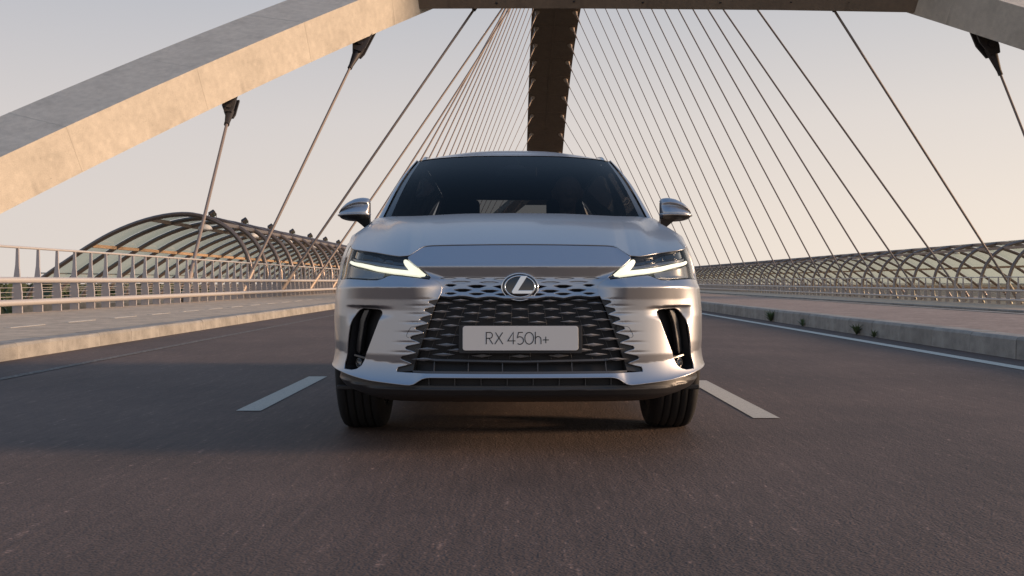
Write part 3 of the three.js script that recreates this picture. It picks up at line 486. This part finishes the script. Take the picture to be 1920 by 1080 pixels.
  const Ls = new THREE.Shape([[.006, .048], [.033, .048], [-.006, -.013], [-.009, -.0185], [.058, -.0185], [.052, -.0315], [-.031, -.0315], [-.036, -.026], [-.033, -.018]].map(([a, b]) => new THREE.Vector2(a, b)));
  const Lg = new THREE.ExtrudeGeometry(Ls, { depth: .006, bevelEnabled: true, bevelSize: .002, bevelThickness: .002, bevelSegments: 2 }); Lg.translate(0, 0, .008); obj('letter', Lg, C.chrome, em);
  // number plate with thin lettering
  const pl = new THREE.Group(); pl.name = 'number_plate'; car.add(pl); const pp = belt(0, .527); pl.position.set(.0015, .527, -pp[2] + .012); pl.rotation.x = -.06;
  const rr2 = (w, h, r, d) => { const s = new THREE.Shape(); s.moveTo(-w + r, -h); s.lineTo(w - r, -h); s.absarc(w - r, -h + r, r, -Math.PI / 2, 0); s.lineTo(w, h - r); s.absarc(w - r, h - r, r, 0, Math.PI / 2); s.lineTo(-w + r, h); s.absarc(-w + r, h - r, r, Math.PI / 2, Math.PI); s.lineTo(-w, -h + r); s.absarc(-w + r, -h + r, r, Math.PI, 1.5 * Math.PI); return new THREE.ExtrudeGeometry(s, { depth: d, bevelEnabled: true, bevelSize: .0012, bevelThickness: .0012, bevelSegments: 2, curveSegments: 8 }); };
  const fr = rr2(.275, .0615, .008, .02); fr.translate(0, -.0045, -.022); obj('frame', fr, C.plastic, pl); const bd = rr2(.2575, .0535, .011, .003); bd.translate(0, 0, .002); obj('board', bd, C.plate, pl);
  const arcp = (cx, cy, rx, ry, a0, a1, n = 14) => Array.from({ length: n + 1 }, (_, i) => { const a = lerp(a0, a1, i / n) * Math.PI / 180; return [cx + rx * Math.cos(a), cy + ry * Math.sin(a)]; });
  const GL = { R: [[[0, 0], [0, 1], [.32, 1], ...arcp(.32, .75, .24, .25, 90, -90), [0, .5]], [[.26, .5], [.60, 0]]], X: [[[0, 0], [.72, 1]], [[.06, 1], [.74, 0]]], 4: [[[.50, 0], [.50, 1], [0, .28], [.70, .28]]], 5: [[[.56, 1], [.16, 1], [.06, .56], ...arcp(.28, .31, .34, .32, 118, -128)]], 0: [arcp(.40, .5, .40, .5, 0, 360, 32)], h: [[[0, 0], [0, 1.05]], [[0, .36], ...arcp(.26, .38, .26, .27, 160, 0), [.52, 0]]], '+': [[[0, .36], [.56, .36]], [[.28, .08], [.28, .64]]] };
  const stroke = (pts, w) => { const s = [], L = pts.length, cl = Math.hypot(pts[0][0] - pts[L - 1][0], pts[0][1] - pts[L - 1][1]) < 1e-6; const off = sg => pts.map((p, i) => { const a = pts[i ? i - 1 : cl ? L - 2 : 0], b = pts[i < L - 1 ? i + 1 : cl ? 1 : L - 1]; const dx1 = p[0] - a[0], dy1 = p[1] - a[1], dx2 = b[0] - p[0], dy2 = b[1] - p[1], l1 = Math.hypot(dx1, dy1) || 1, l2 = Math.hypot(dx2, dy2) || 1; let n1 = [-dy1 / l1, dx1 / l1], n2 = [-dy2 / l2, dx2 / l2]; if (l1 === 1 && !dx1 && !dy1) n1 = n2; if (l2 === 1 && !dx2 && !dy2) n2 = n1; let nx = n1[0] + n2[0], ny = n1[1] + n2[1]; const l = Math.hypot(nx, ny) || 1; nx /= l; ny /= l; const k = 1 / Math.max(.45, nx * n1[0] + ny * n1[1]); return [p[0] + sg * nx * w * k, p[1] + sg * ny * w * k]; }); const A = off(1), B = off(-1), pos = [], idx = []; for (let i = 0; i < L; i++) { pos.push(A[i][0], A[i][1], 0, B[i][0], B[i][1], 0); if (i) { const q = 2 * i; idx.push(q - 2, q - 1, q, q - 1, q + 1, q); } } return geom(pos, null, null, idx); };
  let cx = -.153; const hgt = .0525; for (const [ch, adv] of [['R', .78], ['X', .92], [' ', .27], ['4', .82], ['5', .74], ['0', .96], ['h', .68], ['+', .6]]) { if (GL[ch]) { const g = mergeGeometries(GL[ch].map(p => stroke(p.map(([a, b]) => [a * hgt * .93, b * hgt]), .0021))); g.translate(cx, -.0265, .0066); obj('character', g, C.ink, pl); } cx += adv * hgt * .93; }
}
// ---------- headlamps ----------
for (const s of [1, -1]) {
  const f = p => s > 0 ? p : mir(p), hl = new THREE.Group(); hl.name = 'headlight'; car.add(hl);
  const outline = [...HL_TOP, ...HL_OUT.slice(1), ...HL_BOT.slice(1), ...HL_IN.slice(1, -1)];
  obj('lens', drape(beltSurf(.002), f(outline), { cell: .0125, lip: 0 }), C.lens, hl);
  const hsg = drape(beltSurf(.05), f(outline), { cell: .02, lip: 0 }); hsg.deleteAttribute('uv'); obj('housing', mergeGeometries([hsg, wallStrip(f(outline), .05, .004)]), C.lampHouse, hl);
  const drl = [[1.05, .8755], [1.03, .878], [.886, .865], [.776, .850], [.633, .8375], [.535, .830], [.580, .8725], [.582, .8795], [.577, .882], [.566, .8805], [.514, .8515], [.447, .8085], [.446, .8065], [.52, .8150], [.626, .8225], [.763, .836], [.877, .8525], [1.03, .8705], [1.05, .8725]];
  obj('daytime_lamp', drape(beltSurf(.016), f(drl), { cell: .0125, lip: .012, round: .003 }), C.drl, hl);
  obj('lamp_shelf', drape(beltSurf(.03), f([[.53, .8355], [.633, .844], [.776, .8565], [.886, .871], [1.04, .883], [1.10, .886], [1.10, .892], [.96, .884], [.78, .868], [.62, .853], [.545, .847]]), { cell: .0125, lip: .02, round: .002 }), C.reflector, hl);
  obj('lamp_hood', drape(beltSurf(.034), f([[.60, .884], [.66, .889], [.79, .901], [.92, .914], [1.06, .926], [1.07, .899], [.94, .886], [.79, .872], [.64, .859], [.58, .856]]), { cell: .0125, lip: .014, round: .002 }), C.lampDark, hl);
  for (const [u, y] of [[.70, .8785], [.79, .8865], [.88, .8955]]) { obj('projector', drape(beltSurf(.030), f([[u - .032, y - .011], [u + .032, y - .0055], [u + .030, y + .0125], [u - .031, y + .007]]), { cell: .01, lip: .01, round: .004 }), C.emblem, hl); }
  obj('turn_reflector', drape(beltSurf(.03), f([[.70, .796], [.77, .794], [.844, .797], [1.0, .80], [1.15, .80], [1.20, .812], [1.20, .85], [1.05, .855], [.93, .842], [.79, .824], [.70, .817]]), { cell: .015, lip: .01, round: .002 }), C.reflector, hl);
  obj('side_marker', drape(beltSurf(.006), f([[1.205, .80], [1.235, .812], [1.243, .84], [1.238, .89], [1.22, .925], [1.205, .92]]), { cell: .015, lip: .006, round: .001 }), C.amber, hl);
  obj('lamp_tip', drape(beltSurf(.006), f([[.427, .795], [.47, .801], [.452, .803], [.447, .812], [.4275, .7995]]), { cell: .01, lip: .01, round: .001 }), C.trim, hl);
}
// ---------- bonnet ----------
const yTop = u => poly1([[1.165, .957], [1.29, .975], [1.487, 1.008], [1.687, 1.040], [1.99, 1.088], [2.2, 1.142], [2.308, 1.160], [2.5, 1.163], [3.0, 1.163], [4.2, 1.166], [5.0, 1.17], [6.5, 1.17]], u);
{
  const front = [...SHUT.slice(0, -1), [.557, .896], ...HL_TOP.slice(1)].map(([u, y]) => [u, y + lerp(.0082, .005, sstep(.54, .60, u))]); const uE = 1.165;
  const REAR = [[0, 1.176, 1.345], [.30, 1.174, 1.36], [.55, 1.164, 1.41], [.66, 1.166, 1.47], [.735, 1.170, 1.54], [.80, 1.168, 1.61], [.832, 1.164, 1.65]], RA = [0, .258, .43, .545, .72, .9, 1];
  const Pf = a => { const u = a * uE; return belt(u, poly1(front, u)); };
  const Pr = a => { const q = [0, 1, 2].map(k => soft1(RA.map((r, i) => [r, REAR[i][k]]), a, .05)); return q; };
  const her = (a, b) => { const f = Pf(a), r = Pr(a), c = r[1] - f[1], b2 = b * b, b3 = b2 * b, h01 = -2 * b3 + 3 * b2, h10 = b3 - 2 * b2 + b, h11 = b3 - b2; const cx = r[0] - f[0]; return [f[0] + cx * b, f[1] + c * h01 + c * 1.8 * h10 + c * .28 * h11, f[2] + (r[2] - f[2]) * b]; };
  const edge = b => { const u = lerp(uE, 2.3, b); return belt(u, yTop(u) + .004); };
  const hood = (a, b) => { const m = Math.min(1, Math.abs(a)), sg = a < 0 ? -1 : 1, p = her(m, b), w = Math.pow(m, 7), e = edge(b), h = her(1, b); return [sg * (p[0] + w * (e[0] - h[0])), p[1] + w * (e[1] - h[1]) - .022 * Math.exp(-(((m - .74) / .12) ** 2)) * Math.sin(Math.PI * b), -(p[2] + w * (e[2] - h[2]))]; };
  obj('bonnet', drape(hood, [[-1, 0], ...Array.from({ length: 79 }, (_, i) => [-1 + (i + 1) / 40, 0]), [1, 0], [1, 1], [-1, 1]], { cell: 1 / 60, lip: .02, round: .0025, flip: 1, turn: V(0, -.12, -1).normalize() }), C.paint, car);
  obj('engine_bay', mergeGeometries([bx(1.2, .42, .9, 0, .58, -.85), bx(1.45, .12, .5, 0, .84, -.85), bx(1.0, .55, .02, 0, .56, -.38), bx(1.62, .05, .12, 0, 1.06, -1.62)]), C.mesh, car);
  obj('cowl_panel', gridSurf((i, j) => { const a = 2 * i - 1; return [.70 * a, lerp(1.10, 1.125, j) + .025 * a * a - .01, -(1.20 + .32 * a * a + .12 * j)]; }, 24, 2), C.plastic, car);
}
// ---------- sides ----------
function archPts(c, r, a0, a1, n = 24) { return Array.from({ length: n + 1 }, (_, i) => { const a = lerp(a0, a1, i / n) * Math.PI / 180; return [c + r * Math.cos(a), .375 + r * Math.sin(a)]; }); }
const topRun = (a, b, n = 8) => Array.from({ length: n + 1 }, (_, i) => { const u = lerp(a, b, i / n); return [u, yTop(u)]; });
for (const s of [1, -1]) {
  const f = p => s > 0 ? p : mir(p), panel = (name, pts, mat = C.paint, holes = []) => obj(name, drape(beltSurf(), f(pts), { cell: .03, lip: .02, round: .003, holes: holes.map(f) }), mat, car);
  panel('front_fender', [...archPts(1.672, .43, 0, 138), [1.308, .668], [1.256, .742], [1.219, .792], [1.239, .803], [1.253, .83], [1.25, .88], [1.233, .927], [1.205, .950], ...topRun(1.175, 2.262, 10), [2.262, .30], [2.12, .30], [2.103, .34]]);
  const d1 = panel('front_door', [...topRun(2.268, 3.34), [3.34, .30], [2.268, .30]]);
  const d2 = panel('rear_door', [...topRun(3.346, 4.43), [4.43, .80], ...archPts(4.523, .43, 100, 180), [4.093, .30], [3.346, .30]]);
  for (const [d, u] of [[d1, 3.16], [d2, 4.22]]) obj('handle', tube([V(...W3(belt(s * (u - .11), .93, .005))), V(...W3(belt(s * (u - .09), .93, -.03))), V(...W3(belt(s * (u + .09), .935, -.03))), V(...W3(belt(s * (u + .11), .935, .005)))], .012, 20, 8), C.paint, d);
  panel('rear_quarter', [...topRun(4.436, PLAN_LENGTH - .9, 6), [PLAN_LENGTH - .9, .45], [5.05, .45], [4.98, .375], ...archPts(4.523, .43, 0, 99)]);
  panel('tail_lamp', [[5.05, .93], [5.25, .94], [PLAN_LENGTH - .905, .94], [PLAN_LENGTH - .905, 1.02], [5.2, 1.02]].map(([u, y]) => [u, y]), C.tail).position.set(s * .004, 0, -.004);
  for (const c of [1.672, 4.523]) { const pos = [], idx = []; for (let i = 0; i <= 24; i++) { const a = lerp(-8, 188, i / 24) * Math.PI / 180, u = c + .43 * Math.cos(a), y = .375 + .43 * Math.sin(a), p = belt(s * u, Math.max(.2, y), .02); pos.push(p[0], y, -p[2], s * .56, y, -p[2]); if (i) { const k = 2 * i; idx.push(k - 2, k, k - 1, k - 1, k, k + 1); } } const g = geom(pos, null, null, idx); obj('wheel_arch_liner', g, C.mesh, car); }
  panel('sill', [[2.10, .302], [4.09, .302], [4.09, .23], [2.10, .23]], C.plastic);
}
obj('rear_bumper', drape(beltSurf(), (() => { const L = PLAN_LENGTH; return [[5.03, .45], [L, .45], [L, .25], [5.0, .25], [4.97, .37]]; })(), { cell: .04, lip: .02 }), C.plastic, car);
obj('rear_bumper', drape(beltSurf(), mir([[5.03, .45], [PLAN_LENGTH, .45], [PLAN_LENGTH, .25], [5.0, .25], [4.97, .37]]), { cell: .04, lip: .02 }), C.plastic, car);
obj('tailgate', drape(beltSurf(.004), (() => { const L = PLAN_LENGTH, a = [[L - .9, .45], [L, .45], [L, 1.15], [L - .9, 1.15]]; return a; })(), { cell: .04, lip: .02 }), C.paint, car);
obj('tailgate', drape(beltSurf(.004), mir([[PLAN_LENGTH - .9, .45], [PLAN_LENGTH, .45], [PLAN_LENGTH, 1.15], [PLAN_LENGTH - .9, 1.15]]), { cell: .04, lip: .02 }), C.paint, car);
// ---------- roof, glass and pillars ----------
const YC = [[2.12, 1.597], [2.3, 1.652], [2.5, 1.692], [2.8, 1.712], [3.2, 1.705], [3.7, 1.66], [4.2, 1.60], [4.5, 1.555], [4.9, 1.48]], YE = [[2.1, 1.57], [2.25, 1.586], [2.45, 1.612], [3, 1.628], [3.6, 1.60], [4.3, 1.535], [4.8, 1.46]], KX = s => 1 - .07 * sstep(3, 4.6, s);
const roofY = (a, s) => { const c = soft1(YC, s, .12), e = soft1(YE, s, .12); return c - (c - e) * Math.pow(Math.abs(a), 2.4); };
obj('roof', gridSurf((i, j) => { const a = 2 * i - 1, s = lerp(2.12 + .13 * a * a, 4.5, j); return [.635 * KX(s) * a, roofY(a, s), -s]; }, 40, 40), C.paint, car);
obj('headliner', gridSurf((i, j) => { const a = 2 * i - 1, s = lerp(2.16 + .13 * a * a, 4.45, j); return [.62 * KX(s) * a, roofY(a, s) - .035, -s]; }, 16, 16), C.cabin, car);
const screen = (a, t) => { const x = lerp(.755, .625, t) * a, y = lerp(1.125 + .040 * a * a, roofY(a * .985, 2.12 + .13 * a * a) - .003, t), s = lerp(1.27 + .30 * a * a, 2.12 + .13 * a * a, t), b = .03 * Math.sin(Math.PI * t); return [x, y + b * .85, -(s - b * .45)]; };
obj('windscreen', gridSurf((i, j) => screen(2 * i - 1, j), 30, 24), C.screen, car);
for (const s of [1, -1]) {
  const E2 = t => { const k = [[0, .848, 1.125, 1.63], [.2, .815, 1.235, 1.80], [.5, .760, 1.39, 2.02], [.8, .685, 1.53, 2.24], [1, .637, 1.606, 2.42]], q = c => soft1(k.map(r => [r[0], r[c]]), t, .12); return [q(1), q(2), q(3)]; };
  const strip = (name, f0, f1, mat, lift) => obj(name, gridSurf((i, j) => { const a = screen(1, j), b = E2(j), w = lerp(f0, f1, i), up = lift * Math.sin(Math.PI * w); return [s * (lerp(a[0], b[0], w) + up), lerp(a[1], b[1], w) + up * .5, lerp(a[2], -b[2], w) + up * .4]; }, 8, 24), mat, car);
  strip('pillar_trim', -.06, .30, C.trim, .010); strip('pillar', .30, 1, C.paint, .020);
  const GX = [[0, .838], [.16, .812], [.47, .765], [.81, .69], [1, .637]], side = (i, j) => { const f = E2(j), rear = lerp(4.62, 4.30, j), st = lerp(f[2], rear, i), t = j; const y = lerp(yTop(uOfS(Math.min(st, 4.4))) + .01, soft1(YE, st, .12), t); const x = soft1(GX, t, .08) * KX(st); return [s * (i < .02 ? lerp(f[0], x, i / .02) : x), lerp(i < .02 ? f[1] : y, y, Math.min(1, i * 20)), -st]; };
  obj('side_window', gridSurf(side, 40, 14), C.privacy, car);
  obj('window_trim', tube(Array.from({ length: 14 }, (_, i) => V(...side(.03 + .95 * i / 13, .015))), .009, 40, 6), C.satin, car);
  const rail = t => { const st = lerp(2.33, 4.25, t), x = .61 * KX(st); return V(s * x, roofY(.96, st) - .022 + .062 * Math.pow(Math.sin(Math.PI * t), .55), -st); };
  obj('roof_rail', tube(Array.from({ length: 16 }, (_, i) => rail(i / 15)), .017, 48, 10), C.satin, car);
}
{
  const back = (a, t) => [lerp(.66, .60, t) * a, lerp(1.12, 1.55, t), -(lerp(4.80, 4.47, t) - .10 * a * a)];
  obj('tailgate_upper', drape((u, v) => back(u, v), [[-1, 0], [1, 0], [1, 1.03], [-1, 1.03]], { holes: [[[-.84, .2], [-.80, .92], [.80, .92], [.84, .2]]], cell: .05, lip: .01, round: .004, flip: -1 }), C.paint, car);
  for (const s of [1, -1]) obj('rear_pillar', gridSurf((i, j) => { const b = back(s, j), st = lerp(4.56, 4.26, j), x = lerp(.825, .637, j) * .935 * s, y = lerp(yTop(5) - .03, 1.545, j); return [lerp(x, b[0], i) + s * .012 * Math.sin(Math.PI * i), lerp(y, b[1], i), lerp(-st, b[2], i)]; }, 6, 12), C.paint, car);
  for (const s of [1, -1]) obj('rear_pillar_lining', gridSurf((i, j) => { const b = back(s, j), st = lerp(4.54, 4.24, j), x = (lerp(.825, .637, j) * .935 - .03) * s, y = lerp(yTop(5) - .03, 1.535, j); return [lerp(x, b[0] * .97, i), lerp(y, b[1] - .01, i), lerp(-st, b[2] + .03, i)]; }, 4, 6), C.cabin, car);
  obj('rear_window', gridSurf((i, j) => back((2 * i - 1) * .86, lerp(.18, .94, j)).map((c, k) => k === 2 ? c + .006 : c), 12, 8), C.rearGlass, car);
}
// ---------- door mirrors ----------
for (const s of [1, -1]) {
  const g = new THREE.Group(); g.name = 'door_mirror'; car.add(g); g.position.set(s * .90, 1.125, -1.58);
  // sections across: x from the inner end (0) to the tip; upper edge, waist, lower edge, depth
  const S = [[0, .135, .062, .028, .05], [.012, .155, .062, .022, .085], [.05, .160, .062, .016, .10], [.095, .152, .061, .016, .10], [.14, .130, .060, .020, .09], [.175, .098, .059, .030, .07], [.192, .068, .058, .046, .03]].map(([x, a, b, c, d]) => [x + .001, a, b, c, d]);
  const X = S.map(q => q[0]), val = (t, k) => soft1(S.map((q, i) => [i / (S.length - 1), q[k]]), t, .06);
  const shell = (a0, a1, edge, n) => (i, j) => { const x = val(j, 0), w = val(j, 2), e = val(j, edge), dp = val(j, 4), a = lerp(a0, a1, i) * Math.PI / 180; return [s * (x - .035), w + (e - w) * Math.pow(Math.sin(a), n), dp * Math.pow(Math.cos(a), .75)]; };
  // upper shell has a pressed crease; lower bowl is black
  obj('mirror_cap', gridSurf((i, j) => { const p = shell(90, 0, 1, .95)(i, j), w = sstep(.52, .66, i) * (1 - sstep(.66, 1, i)); return [p[0], p[1], p[2] - .022 * w * sstep(.05, .3, j)]; }, 30, 28), C.paint, g);
  obj('mirror_bowl', gridSurf(shell(0, 90, 3, .9), 12, 28), C.trim, g);
  obj('mirror_strip', tube(Array.from({ length: 14 }, (_, i) => { const t = i / 13; return V(s * (val(t, 0) - .035), val(t, 2) - .006, val(t, 4) * .97 - .003); }), .0075, 40, 8), C.paint, g);
  obj('mirror_glass', gridSurf((i, j) => [s * (lerp(.005, .18, j) - .035), lerp(val(j, 1) - .008, val(j, 3) + .006, i), -.004], 4, 16), C.mirrorGlass, g);
  obj('mirror_stalk', (() => { const q = [[[-.075, -.045, .02], [-.075, -.045, -.05], [-.03, -.052, -.05], [-.03, -.052, .02]], [[-.035, -.01, .045], [-.035, -.01, -.03], [.025, -.002, -.03], [.025, -.002, .045]], [[-.03, .03, .06], [-.03, .03, 0], [.06, .026, 0], [.06, .026, .06]]]; return sweep(q.map(r => r.map(([a, b, c]) => V(s * a, b, c)))); })(), C.trim, g);
}
// ---------- wheels ----------
{
  const tp = []; const R = .381, w = .117;                // tyre section with four tread grooves
  const prof = [[-.105, .27], [-w, .295], [-w - .004, .325], [-w + .002, .352], [-.104, .372], [-.088, R - .0015]]; for (const g of [-.06, -.021, .021, .06]) prof.push([g - .005, R], [g - .0045, R - .008], [g + .0045, R - .008], [g + .005, R]); prof.push([.088, R - .0015], [.104, .372], [w - .002, .352], [w + .004, .325], [w, .295], [.105, .27]);
  const tyre = new THREE.LatheGeometry(prof.map(([a, r]) => new THREE.Vector2(r, a)), 72); tyre.rotateZ(Math.PI / 2);
  const rim = new THREE.LatheGeometry([[.272, -.108], [.268, -.10], [.245, -.09], [.238, -.02], [.24, .07], [.262, .092], [.272, .106]].map(([r, a]) => new THREE.Vector2(r, a)), 56); rim.rotateZ(Math.PI / 2);
  const spokes = []; for (let k = 0; k < 10; k++) { const g = rbx(.03, .19, .045, .006, .07, .155, (k % 2 ? .02 : -.02)); g.rotateX(k / 10 * Math.PI * 2); spokes.push(g); } const hub = new THREE.CylinderGeometry(.07, .075, .05, 24); hub.rotateZ(Math.PI / 2); hub.translate(.065, 0, 0); spokes.push(hub.toNonIndexed());
  const disc = new THREE.CylinderGeometry(.175, .175, .028, 36); disc.rotateZ(Math.PI / 2); disc.translate(-.03, 0, 0);
  const sp = mergeGeometries(spokes.map(g => { const n = g.index ? g.toNonIndexed() : g; for (const k of Object.keys(n.attributes)) if (!['position', 'normal', 'uv'].includes(k)) n.deleteAttribute(k); return n; }));
  for (const [sd, st, tr] of [[1, .985, .812], [-1, .985, .812], [1, 3.835, .835], [-1, 3.835, .835]]) {
    const g = new THREE.Group(); g.name = 'wheel'; car.add(g); g.position.set(sd * tr, R - .003, -st); g.rotation.y = sd > 0 ? 0 : Math.PI;
    obj('tyre', tyre, C.tyre, g); obj('rim', rim, C.rim, g); obj('spokes', sp, C.rim, g); obj('brake_disc', disc, C.disc, g);
    obj('suspension_arm', sd > 0 ? mergeGeometries([rod(V(sd * .74, .36, -st), V(sd * .3, .30, -st + .06), .03), rod(V(sd * .72, .40, -st), V(sd * .60, .85, -st - .02), .045)]) : mergeGeometries([rod(V(sd * .74, .36, -st), V(sd * .3, .30, -st + .06), .03), rod(V(sd * .72, .40, -st), V(sd * .60, .85, -st - .02), .045)]), C.plastic, car);
  }
  obj('underbody', mergeGeometries([bx(1.24, .10, 4.1, 0, .275, -2.35), bx(1.56, .1, 1.6, 0, .29, -2.40)]), C.mesh, car);
  for (const s of [1, -1]) { obj('air_deflector', rbx(.13, .022, .03, .006, s * .825, .262, -.47), C.plastic, car); obj('air_deflector', rbx(.26, .02, .03, .006, s * .60, .240, -.42), C.plastic, car); }
}
// ---------- cabin ----------
obj('cabin_floor', mergeGeometries([bx(1.5, .06, 3.2, 0, .42, -3.0), bx(1.5, .75, .05, 0, .78, -1.62), bx(.04, .62, 3.0, .79, .76, -3.05), bx(.04, .62, 3.0, -.79, .76, -3.05)]), C.cabin, car);
obj('dashboard', mergeGeometries([rbx(1.50, .14, .42, .05, 0, 1.055, -1.80), rbx(.5, .10, .24, .04, .37, 1.115, -1.92), rbx(.34, .17, .03, .01, .0, 1.10, -2.0), rbx(.24, .3, .7, .04, 0, .80, -2.3)]), C.cabin, car);
{
  const sw = new THREE.TorusGeometry(.185, .016, 10, 40), st = new THREE.Group(); st.name = 'steering_wheel'; car.add(st); st.position.set(.37, 1.0, -2.12); st.rotation.x = .38;
  obj('wheel_rim', sw, C.plastic, st); obj('wheel_spokes', mergeGeometries([bx(.34, .03, .02, 0, 0, 0), bx(.03, .17, .02, 0, -.09, 0), bx(.13, .09, .04, 0, 0, .0)]), C.plastic, st);
  const seat = (x, s) => { const g = new THREE.Group(); g.name = 'seat'; car.add(g); g.position.set(x, .45, -s); const b = rbx(.5, .62, .13, .05, 0, .46, 0); b.rotateX(.28); obj('backrest', b, C.seat, g); obj('cushion', rbx(.5, .16, .52, .06, 0, .12, .28), C.seat, g); const h = rbx(.26, .17, .10, .04, 0, .84, -.22); obj('headrest', h, C.seat, g); obj('headrest_post', mergeGeometries([rod(V(-.06, .7, -.2), V(-.06, .8, -.22), .007), rod(V(.06, .7, -.2), V(.06, .8, -.22), .007)]), C.satin, g); };
  seat(.37, 2.52); seat(-.37, 2.60); 
  const bench = new THREE.Group(); bench.name = 'rear_bench'; car.add(bench); const bb = rbx(1.32, .62, .14, .05, 0, 0, 0); bb.rotateX(.35); bb.translate(0, .93, -3.72); obj('backrest', bb, C.seat, bench); for (const x of [.42, 0, -.46]) obj('headrest', rbx(.26, .13, .10, .04, x, 1.27 - (x ? 0 : .04), -3.86), C.seat, bench);
  obj('rear_view_mirror', mergeGeometries([rbx(.26, .07, .03, .012, 0.02, 1.50, -2.12), rod(V(.02, 1.53, -2.12), V(.02, 1.575, -2.08), .012).toNonIndexed()].map(g => { const n = g.index ? g.toNonIndexed() : g; return n; })), C.plastic, car);
  obj('camera_pod', sweep([[V(-.075, 1.505, -1.985), V(-.075, 1.51, -2.1), V(-.06, 1.535, -2.1), V(-.02, 1.535, -2.02)], [V(.075, 1.505, -1.985), V(.075, 1.51, -2.1), V(.06, 1.535, -2.1), V(.02, 1.535, -2.02)]]), C.grey, car);
  for (const x of [.36, -.36]) obj('sun_visor', rbx(.38, .02, .15, .008, x, 1.545, -2.34), C.cabin, car);
}
// ---------- the driver ----------
{
  function blob(bones, lo, hi, cell, k = .03) {           // smooth union of tapered capsules, meshed
    const size = [0, 1, 2].map(i => hi[i] - lo[i]), span = Math.max(...size), res = Math.min(96, Math.ceil(span / cell)), mc = new MarchingCubes(res, new THREE.MeshBasicMaterial(), false, false, 120000); mc.isolation = 0; const half = span / 2, c = [0, 1, 2].map(i => (lo[i] + hi[i]) / 2);
    for (let z = 0; z < res; z++) for (let y = 0; y < res; y++) for (let x = 0; x < res; x++) {
      const p = [c[0] + (x - res / 2) / (res / 2) * half, c[1] + (y - res / 2) / (res / 2) * half, c[2] + (z - res / 2) / (res / 2) * half]; let d = 9;
      for (const [a, b, r0, r1] of bones) { const ab = [b[0] - a[0], b[1] - a[1], b[2] - a[2]], ap = [p[0] - a[0], p[1] - a[1], p[2] - a[2]], l2 = ab[0] ** 2 + ab[1] ** 2 + ab[2] ** 2 || 1e-9, t = clamp((ap[0] * ab[0] + ap[1] * ab[1] + ap[2] * ab[2]) / l2), q = Math.hypot(ap[0] - ab[0] * t, ap[1] - ab[1] * t, ap[2] - ab[2] * t) - lerp(r0, r1, t); const h = clamp(.5 + .5 * (q - d) / k); d = lerp(q, d, h) - k * h * (1 - h); }
      mc.field[z * res * res + y * res + x] = -d;
    }
    mc.update(); const n = mc.count, P = new Float32Array(n * 3), Nn = new Float32Array(n * 3); for (let i = 0; i < n * 3; i++) { P[i] = mc.positionArray[i] * half + c[i % 3]; Nn[i] = mc.normalArray[i]; }
    const g = new THREE.BufferGeometry(); g.setAttribute('position', new THREE.BufferAttribute(P, 3)); g.computeVertexNormals(); return g;
  }
  const torso = [[[0, .55, 0], [0, .72, .02], .15, .15], [[0, .72, .02], [0, .98, .03], .15, .165], [[-.15, 1.0, .03], [.15, 1.0, .03], .085, .085], [[0, 1.03, .03], [0, 1.2, .06], .062, .055], [[.19, 1.01, .03], [.25, .80, .10], .055, .045], [[.25, .80, .10], [.17, .92, .33], .043, .033], [[-.19, 1.01, .03], [-.25, .80, .10], .055, .045], [[-.25, .80, .10], [-.17, .92, .33], .043, .033], [[-.1, .55, 0], [-.13, .60, .42], .085, .065], [[.1, .55, 0], [.13, .60, .42], .085, .065], [[-.13, .60, .42], [-.13, .46, .5], .06, .05], [[.13, .60, .42], [.13, .46, .5], .06, .05]];
  for (const s of [1, -1]) { torso.push([[s * .17, .92, .33], [s * .165, .945, .385], .034, .036]); for (let f = 0; f < 4; f++) torso.push([[s * (.15 + .012 * f), .955, .40], [s * (.16 + .008 * f), .985 - .012 * f, .425], .009, .008]); }
  const head = [[[0, 1.34, .055], [0, 1.35, .085], .098, .09], [[0, 1.255, .115], [0, 1.30, .10], .05, .07], [[0, 1.305, .185], [0, 1.335, .165], .016, .010], [[.093, 1.30, .06], [.096, 1.335, .06], .014, .016], [[-.093, 1.30, .06], [-.096, 1.335, .06], .014, .016], [[0, 1.17, .05], [0, 1.28, .07], .055, .055], [[-.022, 1.262, .158], [.022, 1.262, .158], .010, .010], [[-.04, 1.352, .155], [.04, 1.352, .155], .012, .012]];
  const strip = g => { for (const k of Object.keys(g.attributes)) if (!['position', 'normal'].includes(k)) g.deleteAttribute(k); return g; };
  const tg = strip(blob(torso, [-.36, .38, -.2], [.36, 1.22, .58], .014)), hg = strip(blob(head, [-.13, 1.13, -.08], [.13, 1.47, .24], .005, .018)); const body = mergeGeometries([tg, hg]);
  const P = body.attributes.position, col = new Float32Array(P.count * 3); for (let i = 0; i < P.count; i++) { const y = P.getY(i), z = P.getZ(i), skin = y > 1.09 || (z > .335 && y > .85); col.set(skin ? [.42, .26, .19] : [.03, .032, .04], 3 * i); } body.setAttribute('color', new THREE.BufferAttribute(col, 3));
  const person = obj('person', body, new THREE.MeshStandardMaterial({ vertexColors: true, roughness: .65, side: THREE.DoubleSide })); tag(person, 'person in dark clothes sitting at the steering wheel behind the windscreen', 'person');
  person.position.set(.37 + .037 - .011 * 2.46, .06, -4.42 - 2.46);
  const hair = new THREE.SphereGeometry(.108, 28, 18, 0, 6.3, 0, 1.15); hair.rotateX(-.45); hair.scale(.98, 1.02, 1.08); hair.translate(0, 1.36, .055); obj('hair', hair, std(.018, .013, .01, .8), person);
}
renderer.render(scene, camera);
